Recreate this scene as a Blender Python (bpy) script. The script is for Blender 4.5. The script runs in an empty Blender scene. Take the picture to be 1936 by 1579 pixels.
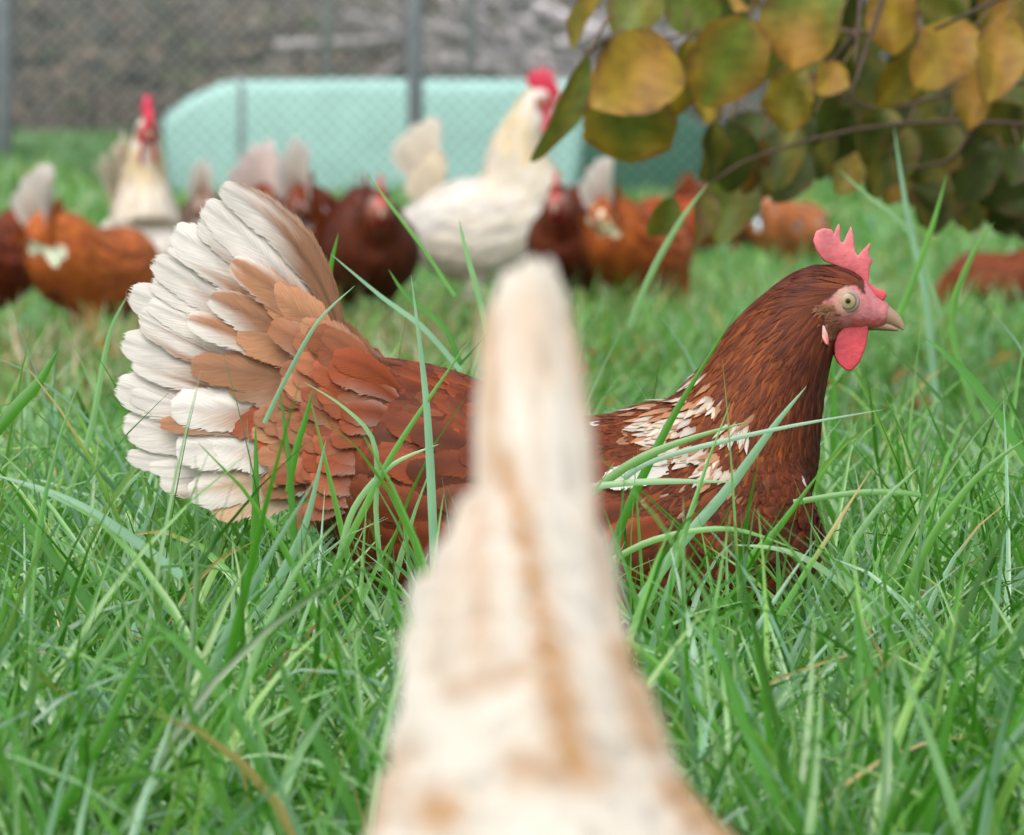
import bpy, bmesh, math, random
import numpy as np
from mathutils import Vector, Matrix
from mathutils.bvhtree import BVHTree

SC = bpy.context.scene
COL = SC.collection
R = math.radians

# ------------------------------------------------------------------ camera, sky, sun, exposure
FPX, W0, H0 = 13800.0, 1936.0, 1579.0      # focal length in photo pixels
CAMH = 0.4275                              # camera height: a photographer crouching with a long lens
PITCH = math.atan((H0 / 2 - 180.0) / FPX)  # horizon lies at y = 180 of the photo
cam_d = bpy.data.cameras.new('camera')
cam = bpy.data.objects.new('camera', cam_d)
COL.objects.link(cam)
cam.location = (0, 0, CAMH)
cam.rotation_euler = (R(90) - PITCH, 0, 0)
cam_d.sensor_width = 36.0
cam_d.lens = 36.0 * FPX / W0
cam_d.clip_start = 0.05
cam_d.clip_end = 500
cam_d.dof.use_dof = True
cam_d.dof.focus_distance = 4.44
cam_d.dof.aperture_fstop = 23.5
SC.camera = cam

world = bpy.data.worlds.new('World')
SC.world = world
world.use_nodes = True
wn = world.node_tree
bg = wn.nodes['Background']
sky = wn.nodes.new('ShaderNodeTexSky')
sky.sky_type = 'NISHITA'
sky.sun_disc = False
sky.sun_elevation = R(52)
sky.sun_rotation = R(200)
sky.air_density = 1.0
sky.dust_density = 3.0
sky.ozone_density = 0.6
hs = wn.nodes.new('ShaderNodeHueSaturation')
hs.inputs['Saturation'].default_value = 0.5
wn.links.new(sky.outputs[0], hs.inputs['Color'])
wn.links.new(hs.outputs[0], bg.inputs[0])
bg.inputs[1].default_value = 0.15

sun_d = bpy.data.lights.new('sun', 'SUN')
sun_d.energy = 1.15
sun_d.angle = R(60)
sun_d.color = (1.0, 0.95, 0.87)
sun = bpy.data.objects.new('sun', sun_d)
COL.objects.link(sun)
_az = R(200)
_d = Vector((math.sin(_az) * math.cos(R(52)), math.cos(_az) * math.cos(R(52)), math.sin(R(52))))
sun.rotation_euler = _d.to_track_quat('Z', 'Y').to_euler()

SC.view_settings.view_transform = 'Standard'
SC.view_settings.look = 'None'
SC.view_settings.exposure = 0.7
SC.view_settings.gamma = 1.0
SC.render.engine = 'CYCLES'
SC.cycles.max_bounces = 6
SC.cycles.transparent_max_bounces = 12

# ------------------------------------------------------------------ helpers
_fwd = np.array((0, math.cos(PITCH), -math.sin(PITCH)))
_up = np.array((0, math.sin(PITCH), math.cos(PITCH)))


def P(px, py, D):
    """A pixel of the photo at world depth Y = D."""
    xr, yr = (px - W0 / 2) / FPX, (H0 / 2 - py) / FPX
    d = _fwd + np.array((xr, 0, 0)) + _up * yr
    return np.array((0, 0, CAMH)) + d * (D / d[1])


def wx(px, D):
    return (px - W0 / 2) / FPX * D


def sst(a, b, x):
    t = np.clip((np.asarray(x, float) - a) / (b - a), 0, 1)
    return t * t * (3 - 2 * t)


def terrain(x, y):
    x = np.asarray(x, float)
    y = np.asarray(y, float)
    z = 0.012 * np.sin(x * 2.1 + y * 0.9) * np.cos(y * 1.3 - x * 0.6)
    far = sst(17, 27, y)
    z = z + far * (0.17 * sst(-1.15, -2.0, x) + 0.19 * sst(0.85, 1.6, x))
    return z


def mesh_np(name, verts, faces, mat, parent=None, cols=None, uvs=None, smooth=True):
    """One mesh object from numpy arrays; faces: (n,4) or (n,3) array, or a list of tuples."""
    me = bpy.data.meshes.new(name)
    verts = np.asarray(verts, np.float32)
    if isinstance(faces, np.ndarray):
        k = faces.shape[1]
        me.vertices.add(len(verts))
        me.vertices.foreach_set('co', verts.ravel())
        me.loops.add(faces.size)
        me.loops.foreach_set('vertex_index', faces.astype(np.int32).ravel())
        me.polygons.add(len(faces))
        me.polygons.foreach_set('loop_start', np.arange(0, faces.size, k, dtype=np.int32))
        me.polygons.foreach_set('loop_total', np.full(len(faces), k, dtype=np.int32))
        me.update(calc_edges=True)
        me.validate()
    else:
        me.from_pydata(verts.tolist(), [], faces)
        me.update()
    if cols is not None:
        a = me.color_attributes.new('Col', 'FLOAT_COLOR', 'POINT')
        c = np.ones((len(verts), 4), np.float32)
        c[:, :3] = cols
        a.data.foreach_set('color', c.ravel())
    if uvs is not None:
        uv = me.uv_layers.new(name='UVMap')
        li = np.zeros(len(me.loops), np.int32)
        me.loops.foreach_get('vertex_index', li)
        uv.data.foreach_set('uv', np.asarray(uvs, np.float32)[li].ravel())
    me.polygons.foreach_set('use_smooth', np.full(len(me.polygons), smooth))
    if mat:
        me.materials.append(mat)
    o = bpy.data.objects.new(name, me)
    COL.objects.link(o)
    if parent:
        o.parent = parent
    return o


def empty(name, loc, rz=0.0):
    o = bpy.data.objects.new(name, None)
    COL.objects.link(o)
    o.location = loc
    o.rotation_euler = (0, 0, rz)
    o.empty_display_size = 0.05
    return o


def tag(o, label=None, cat=None, group=None, kind=None):
    if label:
        o['label'] = label
    if cat:
        o['category'] = cat
    if group:
        o['group'] = group
    if kind:
        o['kind'] = kind
    return o


class Geo:
    """Collects verts/faces/colours."""
    def __init__(s):
        s.v, s.f, s.c, s.uv, s.n = [], [], [], [], 0

    def add(s, v, f, c, uv=None):
        v = np.asarray(v, float).reshape(-1, 3)
        s.v.append(v)
        s.f.extend([tuple(int(i) + s.n for i in q) for q in f])
        c = np.asarray(c, float)
        s.c.append(np.broadcast_to(c, (len(v), 3)).copy() if c.ndim == 1 else c)
        s.uv.append(np.zeros((len(v), 2)) if uv is None else uv)
        s.n += len(v)

    def build(s, name, mat, parent=None, smooth=True):
        return mesh_np(name, np.concatenate(s.v), s.f, mat, parent, np.concatenate(s.c), np.concatenate(s.uv), smooth)


def tube(geo, pts, radii, col, n=8, lat=None):
    """Tapered closed tube through pts. lat: other radius (elliptic, along world/local Y)."""
    pts = np.asarray(pts, float)
    m = len(pts)
    tan = np.gradient(pts, axis=0)
    tan /= np.linalg.norm(tan, axis=1)[:, None] + 1e-12
    ref = np.array((0, 1.0, 0))
    v = []
    for i in range(m):
        t = tan[i]
        r0 = ref if abs(t[1]) < 0.9 else np.array((1.0, 0, 0))
        a = np.cross(r0, t)
        a /= np.linalg.norm(a)
        b = np.cross(t, a)
        ra = radii[i]
        rb = radii[i] if lat is None else lat[i]
        for k in range(n):
            th = 2 * math.pi * k / n
            v.append(pts[i] + a * ra * math.cos(th) + b * rb * math.sin(th))
    f = []
    for i in range(m - 1):
        for k in range(n):
            k2 = (k + 1) % n
            f.append((i * n + k, i * n + k2, (i + 1) * n + k2, (i + 1) * n + k))
    f.append(tuple(range(n))[::-1])
    f.append(tuple((m - 1) * n + k for k in range(n)))
    geo.add(v, f, col)


def smooth_chain(st, n):
    """Catmull-Rom resampling of station tuples."""
    st = np.asarray(st, float)
    m = len(st)
    out = []
    for q in np.linspace(0, m - 1, n):
        i = min(int(q), m - 2)
        t = q - i
        p0, p1, p2, p3 = st[max(i - 1, 0)], st[i], st[i + 1], st[min(i + 2, m - 1)]
        out.append(0.5 * ((2 * p1) + (-p0 + p2) * t + (2 * p0 - 5 * p1 + 4 * p2 - p3) * t * t + (-p0 + 3 * p1 - 3 * p2 + p3) * t ** 3))
    return np.array(out)


# ------------------------------------------------------------------ materials
def new_mat(name):
    m = bpy.data.materials.new(name)
    m.use_nodes = True
    nt = m.node_tree
    return m, nt, nt.nodes['Principled BSDF'], nt.nodes['Material Output']


def N(nt, t, **kw):
    n = nt.nodes.new(t)
    for k, v in kw.items():
        setattr(n, k, v)
    return n


def ramp(nt, fac, stops):
    r = nt.nodes.new('ShaderNodeValToRGB')
    e = r.color_ramp.elements
    while len(e) < len(stops):
        e.new(0.5)
    for i, (p, c) in enumerate(stops):
        e[i].position = p
        e[i].color = (*c, 1)
    nt.links.new(fac, r.inputs[0])
    return r.outputs[0]


def mat_col(name, rough=0.5, spec=0.4, trans=0.0, noise=(0.0, 60.0), bump=0.0, bscale=200.0, sheen=0.0, barbs=False,
            tint=(1, 1, 1), coat=0.0, sss=0.0, fray=False):
    """Pigment from the mesh's own colour attribute, with fine procedural variation."""
    m, nt, b, out = new_mat(name)
    L = nt.links.new
    at = N(nt, 'ShaderNodeAttribute', attribute_name='Col')
    c = at.outputs['Color']
    tc = N(nt, 'ShaderNodeTexCoord')
    if noise[0] > 0:
        nz = N(nt, 'ShaderNodeTexNoise')
        nz.inputs['Scale'].default_value = noise[1]
        nz.inputs['Detail'].default_value = 3
        L(tc.outputs['Object'], nz.inputs['Vector'])
        mr = N(nt, 'ShaderNodeMapRange')
        mr.inputs[1].default_value = 0.25
        mr.inputs[2].default_value = 0.75
        mr.inputs[3].default_value = 1 - noise[0]
        mr.inputs[4].default_value = 1 + noise[0]
        L(nz.outputs[0], mr.inputs[0])
        mx = N(nt, 'ShaderNodeVectorMath', operation='SCALE')
        L(c, mx.inputs[0])
        L(mr.outputs[0], mx.inputs['Scale'])
        c = mx.outputs[0]
    hgt = None
    if barbs:
        # barbs run obliquely off the shaft: |u| * a + v
        sx = N(nt, 'ShaderNodeSeparateXYZ')
        L(tc.outputs['UV'], sx.inputs[0])
        ab = N(nt, 'ShaderNodeMath', operation='ABSOLUTE')
        L(sx.outputs[0], ab.inputs[0])
        m1 = N(nt, 'ShaderNodeMath', operation='MULTIPLY_ADD')
        L(ab.outputs[0], m1.inputs[0])
        m1.inputs[1].default_value = -0.35
        L(sx.outputs[1], m1.inputs[2])
        cx = N(nt, 'ShaderNodeCombineXYZ')
        L(m1.outputs[0], cx.inputs[0])
        mu = N(nt, 'ShaderNodeMath', operation='MULTIPLY')
        L(sx.outputs[0], mu.inputs[0])
        mu.inputs[1].default_value = 0.05
        L(mu.outputs[0], cx.inputs[1])
        nb = N(nt, 'ShaderNodeTexNoise')
        nb.inputs['Scale'].default_value = 46
        nb.inputs['Detail'].default_value = 3
        L(cx.outputs[0], nb.inputs['Vector'])
        mr = N(nt, 'ShaderNodeMapRange')
        mr.inputs[1].default_value = 0.3
        mr.inputs[2].default_value = 0.7
        mr.inputs[3].default_value = 0.84
        mr.inputs[4].default_value = 1.12
        L(nb.outputs[0], mr.inputs[0])
        mx = N(nt, 'ShaderNodeVectorMath', operation='SCALE')
        L(c, mx.inputs[0])
        L(mr.outputs[0], mx.inputs['Scale'])
        c = mx.outputs[0]
        hgt = nb.outputs[0]
    L(c, b.inputs['Base Color'])
    b.inputs['Roughness'].default_value = rough
    b.inputs['Specular IOR Level'].default_value = spec
    b.inputs['Sheen Weight'].default_value = sheen
    b.inputs['Coat Weight'].default_value = coat
    if sss:
        b.inputs['Subsurface Weight'].default_value = sss
        b.inputs['Subsurface Radius'].default_value = (0.004, 0.0012, 0.0008)
        b.inputs['Subsurface Scale'].default_value = 1.0
    if bump > 0:
        if hgt is None:
            nz = N(nt, 'ShaderNodeTexNoise')
            nz.inputs['Scale'].default_value = bscale
            nz.inputs['Detail'].default_value = 4
            L(tc.outputs['Object'], nz.inputs['Vector'])
            hgt = nz.outputs[0]
        bp = N(nt, 'ShaderNodeBump')
        bp.inputs['Strength'].default_value = bump
        bp.inputs['Distance'].default_value = 0.002
        L(hgt, bp.inputs['Height'])
        L(bp.outputs[0], b.inputs['Normal'])
    if trans > 0:
        tr = N(nt, 'ShaderNodeBsdfTranslucent')
        tv = N(nt, 'ShaderNodeVectorMath', operation='MULTIPLY')
        L(c, tv.inputs[0])
        tv.inputs[1].default_value = tint
        L(tv.outputs[0], tr.inputs[0])
        mx = N(nt, 'ShaderNodeMixShader')
        mx.inputs[0].default_value = trans
        L(b.outputs[0], mx.inputs[1])
        L(tr.outputs[0], mx.inputs[2])
        L(mx.outputs[0], out.inputs['Surface'])
        if fray:             # loose barbs: the vane opens up towards its edge
            e1 = N(nt, 'ShaderNodeMapRange', interpolation_type='SMOOTHSTEP')
            e1.inputs[1].default_value = 0.62
            e1.inputs[2].default_value = 1.0
            e1.inputs[3].default_value = 0.0
            e1.inputs[4].default_value = 0.62
            fr_ = N(nt, 'ShaderNodeMath', operation='FRACT')
            L(sx.outputs[1], fr_.inputs[0])
            tt = N(nt, 'ShaderNodeMath', operation='MULTIPLY_ADD')
            L(fr_.outputs[0], tt.inputs[0])
            tt.inputs[1].default_value = 6.0
            tt.inputs[2].default_value = -5.0
            mxm = N(nt, 'ShaderNodeMath', operation='MAXIMUM')
            L(ab.outputs[0], mxm.inputs[0])
            L(tt.outputs[0], mxm.inputs[1])
            L(mxm.outputs[0], e1.inputs[0])
            nf = N(nt, 'ShaderNodeTexNoise')
            nf.inputs['Scale'].default_value = 60
            nf.inputs['Detail'].default_value = 1
            L(cx.outputs[0], nf.inputs['Vector'])
            gt = N(nt, 'ShaderNodeMath', operation='GREATER_THAN')
            sb = N(nt, 'ShaderNodeMath', operation='ADD')
            L(e1.outputs[0], sb.inputs[0])
            L(nf.outputs[0], sb.inputs[1])
            L(sb.outputs[0], gt.inputs[0])
            gt.inputs[1].default_value = 0.92
            tp = N(nt, 'ShaderNodeBsdfTransparent')
            m2 = N(nt, 'ShaderNodeMixShader')
            L(gt.outputs[0], m2.inputs[0])
            L(mx.outputs[0], m2.inputs[1])
            L(tp.outputs[0], m2.inputs[2])
            L(m2.outputs[0], out.inputs['Surface'])
    return m


M_FEATHER = mat_col('feather', rough=0.62, spec=0.25, trans=0.18, bump=0.2, fray=True, barbs=True, noise=(0.12, 35))
M_TAIL = mat_col('tail_feather', rough=0.62, spec=0.25, trans=0.42, bump=0.15, barbs=True, fray=True, noise=(0.1, 35))
M_SOFT = mat_col('soft_feather', rough=0.7, spec=0.15, trans=0.2)
M_SKIN = mat_col('bird_skin', rough=0.55, spec=0.35, noise=(0.25, 160), bump=0.3, bscale=420)
M_COMB = mat_col('comb_flesh', rough=0.5, spec=0.35, noise=(0.3, 75), bump=0.3, bscale=330, sss=0.3)
M_HORN = mat_col('beak_horn', rough=0.4, spec=0.4, noise=(0.15, 120))
M_EYE = mat_col('eye_gloss', rough=0.2, spec=0.35, coat=0.15)
M_GRASS = mat_col('grass_blade', rough=0.3, spec=0.85, trans=0.3, noise=(0.14, 24), tint=(1.1, 1.4, 0.6))
M_LEAF = mat_col('autumn_leaf', rough=0.5, spec=0.35, trans=0.35, noise=(0.3, 42), tint=(1.2, 1.15, 0.5))
M_BARK = mat_col('bark', rough=0.85, spec=0.2, noise=(0.35, 30), bump=0.6, bscale=60)
M_LITTER = mat_col('dry_litter', rough=0.85, spec=0.15, trans=0.1, noise=(0.25, 8))


def mat_ground():
    m, nt, b, out = new_mat('meadow_soil')
    L = nt.links.new
    tc = N(nt, 'ShaderNodeTexCoord')
    n1 = N(nt, 'ShaderNodeTexNoise')
    n1.inputs['Scale'].default_value = 1.6
    n1.inputs['Detail'].default_value = 6
    L(tc.outputs['Object'], n1.inputs['Vector'])
    c1 = ramp(nt, n1.outputs[0], [(0.36, (0.05, 0.08, 0.025)), (0.5, (0.10, 0.11, 0.045)), (0.62, (0.20, 0.15, 0.085))])
    n2 = N(nt, 'ShaderNodeTexNoise')
    n2.inputs['Scale'].default_value = 55
    n2.inputs['Detail'].default_value = 4
    L(tc.outputs['Object'], n2.inputs['Vector'])
    mx = N(nt, 'ShaderNodeMix', data_type='RGBA', blend_type='MULTIPLY')
    mx.inputs[0].default_value = 0.8
    L(c1, mx.inputs[6])
    L(ramp(nt, n2.outputs[0], [(0.3, (0.45, 0.45, 0.4)), (0.7, (1.35, 1.35, 1.2))]), mx.inputs[7])
    L(mx.outputs[2], b.inputs['Base Color'])
    b.inputs['Roughness'].default_value = 0.95
    bp = N(nt, 'ShaderNodeBump')
    bp.inputs['Strength'].default_value = 0.8
    bp.inputs['Distance'].default_value = 0.02
    L(n2.outputs[0], bp.inputs['Height'])
    L(bp.outputs[0], b.inputs['Normal'])
    return m


def mat_bank():
    m, nt, b, out = new_mat('leaf_litter_bank')
    L = nt.links.new
    tc = N(nt, 'ShaderNodeTexCoord')
    n1 = N(nt, 'ShaderNodeTexNoise')
    n1.inputs['Scale'].default_value = 2.4
    n1.inputs['Detail'].default_value = 8
    n1.inputs['Roughness'].default_value = 0.65
    L(tc.outputs['Object'], n1.inputs['Vector'])
    c1 = ramp(nt, n1.outputs[0], [(0.3, (0.04, 0.045, 0.037)), (0.48, (0.09, 0.08, 0.065)), (0.58, (0.135, 0.115, 0.092)), (0.72, (0.19, 0.17, 0.15))])
    L(c1, b.inputs['Base Color'])
    b.inputs['Roughness'].default_value = 0.95
    return m


def mat_plain(name, col, rough=0.5, metal=0.0, nscale=20, namp=0.15, bump=0.0):
    m, nt, b, out = new_mat(name)
    L = nt.links.new
    tc = N(nt, 'ShaderNodeTexCoord')
    n1 = N(nt, 'ShaderNodeTexNoise')
    n1.inputs['Scale'].default_value = nscale
    n1.inputs['Detail'].default_value = 4
    L(tc.outputs['Object'], n1.inputs['Vector'])
    lo = tuple(c * (1 - namp) for c in col)
    hi = tuple(c * (1 + namp) for c in col)
    L(ramp(nt, n1.outputs[0], [(0.3, lo), (0.7, hi)]), b.inputs['Base Color'])
    b.inputs['Roughness'].default_value = rough
    b.inputs['Metallic'].default_value = metal
    if bump:
        bp = N(nt, 'ShaderNodeBump')
        bp.inputs['Strength'].default_value = bump
        bp.inputs['Distance'].default_value = 0.02
        L(n1.outputs[0], bp.inputs['Height'])
        L(bp.outputs[0], b.inputs['Normal'])
    return m


M_GROUND, M_BANK = mat_ground(), mat_bank()
M_POST = mat_plain('galvanised_post', (0.33, 0.36, 0.41), 0.55, 0.1)
M_POST2 = mat_plain('weathered_post', (0.20, 0.21, 0.20), 0.8)
M_WIRE = mat_plain('fence_wire', (0.30, 0.36, 0.36), 0.5, 0.2)
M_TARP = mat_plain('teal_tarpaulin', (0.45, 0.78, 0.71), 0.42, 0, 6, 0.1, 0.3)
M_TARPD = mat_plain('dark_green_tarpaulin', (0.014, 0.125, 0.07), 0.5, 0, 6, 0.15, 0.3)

# ------------------------------------------------------------------ the setting: ground, bank
xs = np.concatenate([np.linspace(-120, -6, 20), np.linspace(-5.5, 5.5, 89), np.linspace(6, 120, 20)])
ys = np.concatenate([np.linspace(-30, -1, 8), np.linspace(0, 40, 201), np.linspace(42, 140, 12)])
X, Y = np.meshgrid(xs, ys)
Z = terrain(X, Y)
nx, ny = len(xs), len(ys)
ii = (np.arange(ny - 1)[:, None] * nx + np.arange(nx - 1)[None]).ravel()
gf = np.stack([ii, ii + 1, ii + nx + 1, ii + nx], 1)
tag(mesh_np('ground', np.stack([X, Y, Z], 2).reshape(-1, 3), gf, M_GROUND), 'grassy meadow soil under the flock', None, None, 'structure')


def bank_z(x, y):
    s = np.clip((y - 37.0) / 9.0, -0.05, 1)
    return -0.1 + 5.5 * s ** 0.9 * (s > 0) + 0.12 * np.sin(x * 1.7 + 2 * y) * np.cos(y * 1.1) * np.clip(s * 6, 0, 1) - 0.3 * (s <= 0)


xs2 = np.linspace(-40, 40, 201)
ys2 = np.concatenate([np.linspace(36.9, 46, 60), np.linspace(48, 75, 10)])
X, Y = np.meshgrid(xs2, ys2)
Z = bank_z(X, Y)
nx, ny = len(xs2), len(ys2)
ii = (np.arange(ny - 1)[:, None] * nx + np.arange(nx - 1)[None]).ravel()
gf = np.stack([ii, ii + 1, ii + nx + 1, ii + nx], 1)
tag(mesh_np('hillside', np.stack([X, Y, Z], 2).reshape(-1, 3), gf, M_BANK), 'steep brown bank of dead leaves behind the fence', None, None, 'structure')

# dead leaves and twigs on the bank
rng = np.random.default_rng(5)
n = 26000
bx = rng.uniform(-7, 7, n)
by = 37.0 + 6.0 * rng.uniform(0, 1, n) ** 1.6
bz = bank_z(bx, by)
nrm = np.stack([rng.normal(0, .5, n), -0.6 + rng.normal(0, .4, n), 0.8 + rng.normal(0, .3, n)], 1)
nrm /= np.linalg.norm(nrm, axis=1)[:, None]
a = np.cross(nrm, rng.normal(0, 1, (n, 3)))
a /= np.linalg.norm(a, axis=1)[:, None]
b_ = np.cross(nrm, a)
clump = np.sin(bx * 2.3 + 1) * np.cos(by * 2.1 + bx) + rng.normal(0, .5, n)
la = rng.uniform(0.025, 0.08, n)
wb = la * rng.uniform(0.25, 0.7, n)
c0 = np.stack([bx, by, bz + 0.05 + rng.uniform(0, .12, n)], 1)
v = np.stack([c0 - a * la[:, None], c0 - b_ * wb[:, None] + nrm * 0.02, c0 + a * la[:, None], c0 + b_ * wb[:, None] + nrm * 0.02], 1).reshape(-1, 3)
pal = np.array([(0.20, 0.155, 0.115), (0.31, 0.27, 0.23), (0.11, 0.09, 0.07), (0.055, 0.07, 0.06), (0.10, 0.15, 0.05), (0.26, 0.19, 0.13)])
pk = np.where(clump > 0.5, rng.choice([0, 1, 5, 1], n), np.where(clump < -0.6, rng.choice([2, 3, 3, 4], n), rng.choice([0, 2, 5, 0, 4], n)))
cc = np.repeat((pal[pk] * .75 + np.array((.15, .125, .10)) * .25) * .74 * rng.uniform(.8, 1.15, (n, 1)), 4, axis=0)
tag(mesh_np('dead_leaves', v, np.arange(4 * n).reshape(-1, 4), M_LITTER, None, cc), 'dead leaves and dry undergrowth covering the bank', None, None, 'stuff')

# ------------------------------------------------------------------ chain-link fence, posts behind, tarpaulin shelter, brush pile
FD = 27.0


def fence_post(px, D, wpx, parent, mat, ztop, zbot=-0.3, name='post'):
    g = Geo()
    r = wpx / FPX * D / 2
    x = wx(px, D) - parent.location.x
    zs = [zbot, ztop - 0.01, ztop, ztop + 0.012]
    tube(g, [(x, D - parent.location.y, z) for z in zs], [r, r, r * 1.08, r * 0.5], (1, 1, 1), 14)
    return g.build(name, mat, parent)


fr = empty('chain_link_fence', (wx(785, FD), FD, 0))
tag(fr, 'chain link fence on blue grey metal posts in front of the teal shelter', 'fence')
for px in (-765, 8, 785, 1562, 2338):
    fence_post(px, FD, 31, fr, M_POST, 1.9)
fence_post(456, FD, 13, fr, M_WIRE, 0.485, name='tension_rod')
# wire mesh: two families of slanted wires with real thickness
g = Geo()
x0, x1 = wx(-765, FD) - fr.location.x, wx(2338, FD) - fr.location.x
zb, zt, step, tw = 0.0, 1.75, 0.055, 0.003
for sgn in (1, -1):
    k = x0 - (zt - zb)
    while k < x1 + (zt - zb):
        pts = []
        for (xx, zz) in ((k, zb), (k + (zt - zb), zt)) if sgn > 0 else ((k + (zt - zb), zb), (k, zt)):
            pts.append((xx, zz))
        (xa, za), (xb, zb2) = pts
        # clip to [x0,x1]
        def at_x(xq):
            return za + (zb2 - za) * (xq - xa) / (xb - xa)
        if max(xa, xb) > x0 and min(xa, xb) < x1:
            lo, hi = max(min(xa, xb), x0), min(max(xa, xb), x1)
            tube(g, [(lo, 0.004 * sgn, at_x(lo)), (hi, 0.004 * sgn, at_x(hi))], [tw, tw], (1, 1, 1), 4)
        k += step
tube(g, [(x0, 0.012, zt), (x1, 0.012, zt)], [0.003] * 2, (1, 1, 1), 6)
g.build('wire_mesh', M_WIRE, fr)

fb_ = empty('post_fence', (wx(620, 35), 35, 0))
tag(fb_, 'row of thin weathered posts at the foot of the bank', 'fence')
for px, wpx in ((620, 24), (890, 22), (1160, 22), (1430, 22)):
    fence_post(px, 35, wpx, fb_, M_POST2, 1.5)
for zz in (0.5, 1.3):
    g = Geo()
    tube(g, [(wx(620, 35) - fb_.location.x, 0.05, zz), (wx(1430, 35) - fb_.location.x, 0.05, zz)], [0.0025] * 2, (1, 1, 1), 6)
    g.build('strand', M_WIRE, fb_)

# low tarpaulin-covered shelter: chamfered front, darker end to the right
SD = 28.0
sr = empty('tarpaulin_shelter', (wx(720, SD), SD, 0))
tag(sr, 'low pale teal tarpaulin shelter with a dark green end behind the fence', 'shelter')
def sp(px, py):
    p = P(px, py, SD)
    return p[0] - sr.location.x, p[2]
def prism(outline, y0, y1, name, mat, bev=0.02, top_in=0.0):
    bm = bmesh.new()
    f0 = [bm.verts.new((x, y0, z)) for x, z in outline]
    fc = bm.faces.new(f0)
    r = bmesh.ops.extrude_face_region(bm, geom=[fc])
    for q in r['geom']:
        if isinstance(q, bmesh.types.BMVert):
            q.co.y = y1
    bmesh.ops.recalc_face_normals(bm, faces=bm.faces[:])
    bmesh.ops.bevel(bm, geom=bm.edges[:], offset=bev, segments=3, affect='EDGES', profile=0.6)
    me = bpy.data.meshes.new(name)
    bm.to_mesh(me)
    bm.free()
    me.polygons.foreach_set('use_smooth', np.full(len(me.polygons), True))
    me.materials.append(mat)
    o = bpy.data.objects.new(name, me)
    COL.objects.link(o)
    o.parent = sr
    return o
light = [sp(322, 420), sp(304, 222), sp(345, 190), sp(425, 152), sp(700, 149), sp(1120, 152), sp(1085, 420)]
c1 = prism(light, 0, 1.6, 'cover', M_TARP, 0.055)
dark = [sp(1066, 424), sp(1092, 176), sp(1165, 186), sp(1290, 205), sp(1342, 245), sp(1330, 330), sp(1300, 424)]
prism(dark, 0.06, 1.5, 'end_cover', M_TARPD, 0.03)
bp_ = empty('brush_pile', (wx(1030, 36), 36.2, 0))
tag(bp_, 'heap of pale grey cut branches on the bank behind the fence', 'brush pile')
rng = np.random.default_rng(11)
g = Geo()
for k in range(46):
    t = rng.uniform(0, 1)
    pc = P(1030 + rng.normal(0, 105), 150 - 140 * t * rng.uniform(.5, 1), 36) - np.array(bp_.location)
    pc[1] = rng.uniform(-0.5, 0.5)
    an = R(rng.normal(-18, 32))
    Lh = rng.uniform(0.25, 0.6)
    d = np.array((math.cos(an), rng.normal(0, .3), math.sin(an)))
    pts = smooth_chain([pc - d * Lh, pc - d * Lh * .3 + rng.normal(0, .03, 3), pc + d * Lh * .4 + rng.normal(0, .03, 3), pc + d * Lh], 7)
    r = rng.uniform(0.012, 0.035)
    c = np.array((0.50, 0.45, 0.46)) * rng.uniform(.6, 1.15)
    tube(g, pts, np.linspace(r, r * .5, 7), c, 7)
# the pile's buried layers down to the ground
for k in range(60):
    pc = np.array((rng.uniform(-.7, .8), rng.uniform(-.3, .6), rng.uniform(0.0, .85)))
    an = R(rng.normal(0, 25))
    d = np.array((math.cos(an), rng.normal(0, .4), math.sin(an))) * rng.uniform(.2, .5)
    r = rng.uniform(0.01, 0.03)
    tube(g, [pc - d, pc + d], [r, r * .6], np.array((0.22, 0.19, 0.17)) * rng.uniform(.6, 1.1), 6)
g.build('branches', M_BARK, bp_)

# ------------------------------------------------------------------ chickens
U = 4.5 / FPX     # one unit = one photo pixel at the depth of the sharp hen
# profile stations are (x, z, radius in the side view, half width), x forward, z up from the ground, in units
HEN_TORSO = [(-470, 690, 40, 45), (-420, 705, 95, 85), (-350, 690, 158, 135), (-240, 632, 205, 190), (-100, 550, 225, 225), (50, 505, 222, 240),
             (200, 505, 226, 238), (325, 525, 212, 215), (440, 560, 184, 180), (522, 590, 112, 114)]
HEN_NECK_UP = [(310, 578, 214, 184), (386, 660, 166, 148), (428, 750, 128, 116), (457, 820, 108, 97), (496, 885, 90, 80), (545, 935, 70, 60)]
HEAD_UP = (600, 946, 0.0)
HEN_NECK_PECK = [(330, 540, 190, 180), (450, 500, 150, 140), (550, 420, 115, 105), (615, 310, 92, 82), (650, 220, 78, 68), (668, 170, 68, 58)]
HEAD_PECK = (685, 110, -68.0)
HEN_NECK_LOW = [(320, 560, 190, 180), (430, 610, 150, 140), (520, 670, 120, 110), (580, 720, 95, 88), (615, 745, 78, 70), (640, 755, 68, 60)]
HEAD_LOW = (680, 762, -14.0)
ROO_TORSO = [(-470, 640, 50, 50), (-430, 620, 110, 110), (-330, 590, 215, 200), (-180, 560, 285, 255), (0, 550, 300, 285), (180, 590, 280, 270),
             (310, 640, 215, 215), (400, 690, 120, 130)]
ROO_NECK = [(230, 720, 240, 205), (180, 880, 205, 165), (175, 990, 170, 135), (195, 1090, 132, 108), (235, 1190, 104, 86), (275, 1260, 86, 70)]
HEAD_ROO = (320, 1290, 0.0)
HEAD_ST = [(-60, -5, 70, 60), (-30, 2, 66, 56), (0, 0, 60, 50), (38, -16, 40, 36), (60, -22, 31, 26), (78, -26, 24, 20)]
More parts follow.
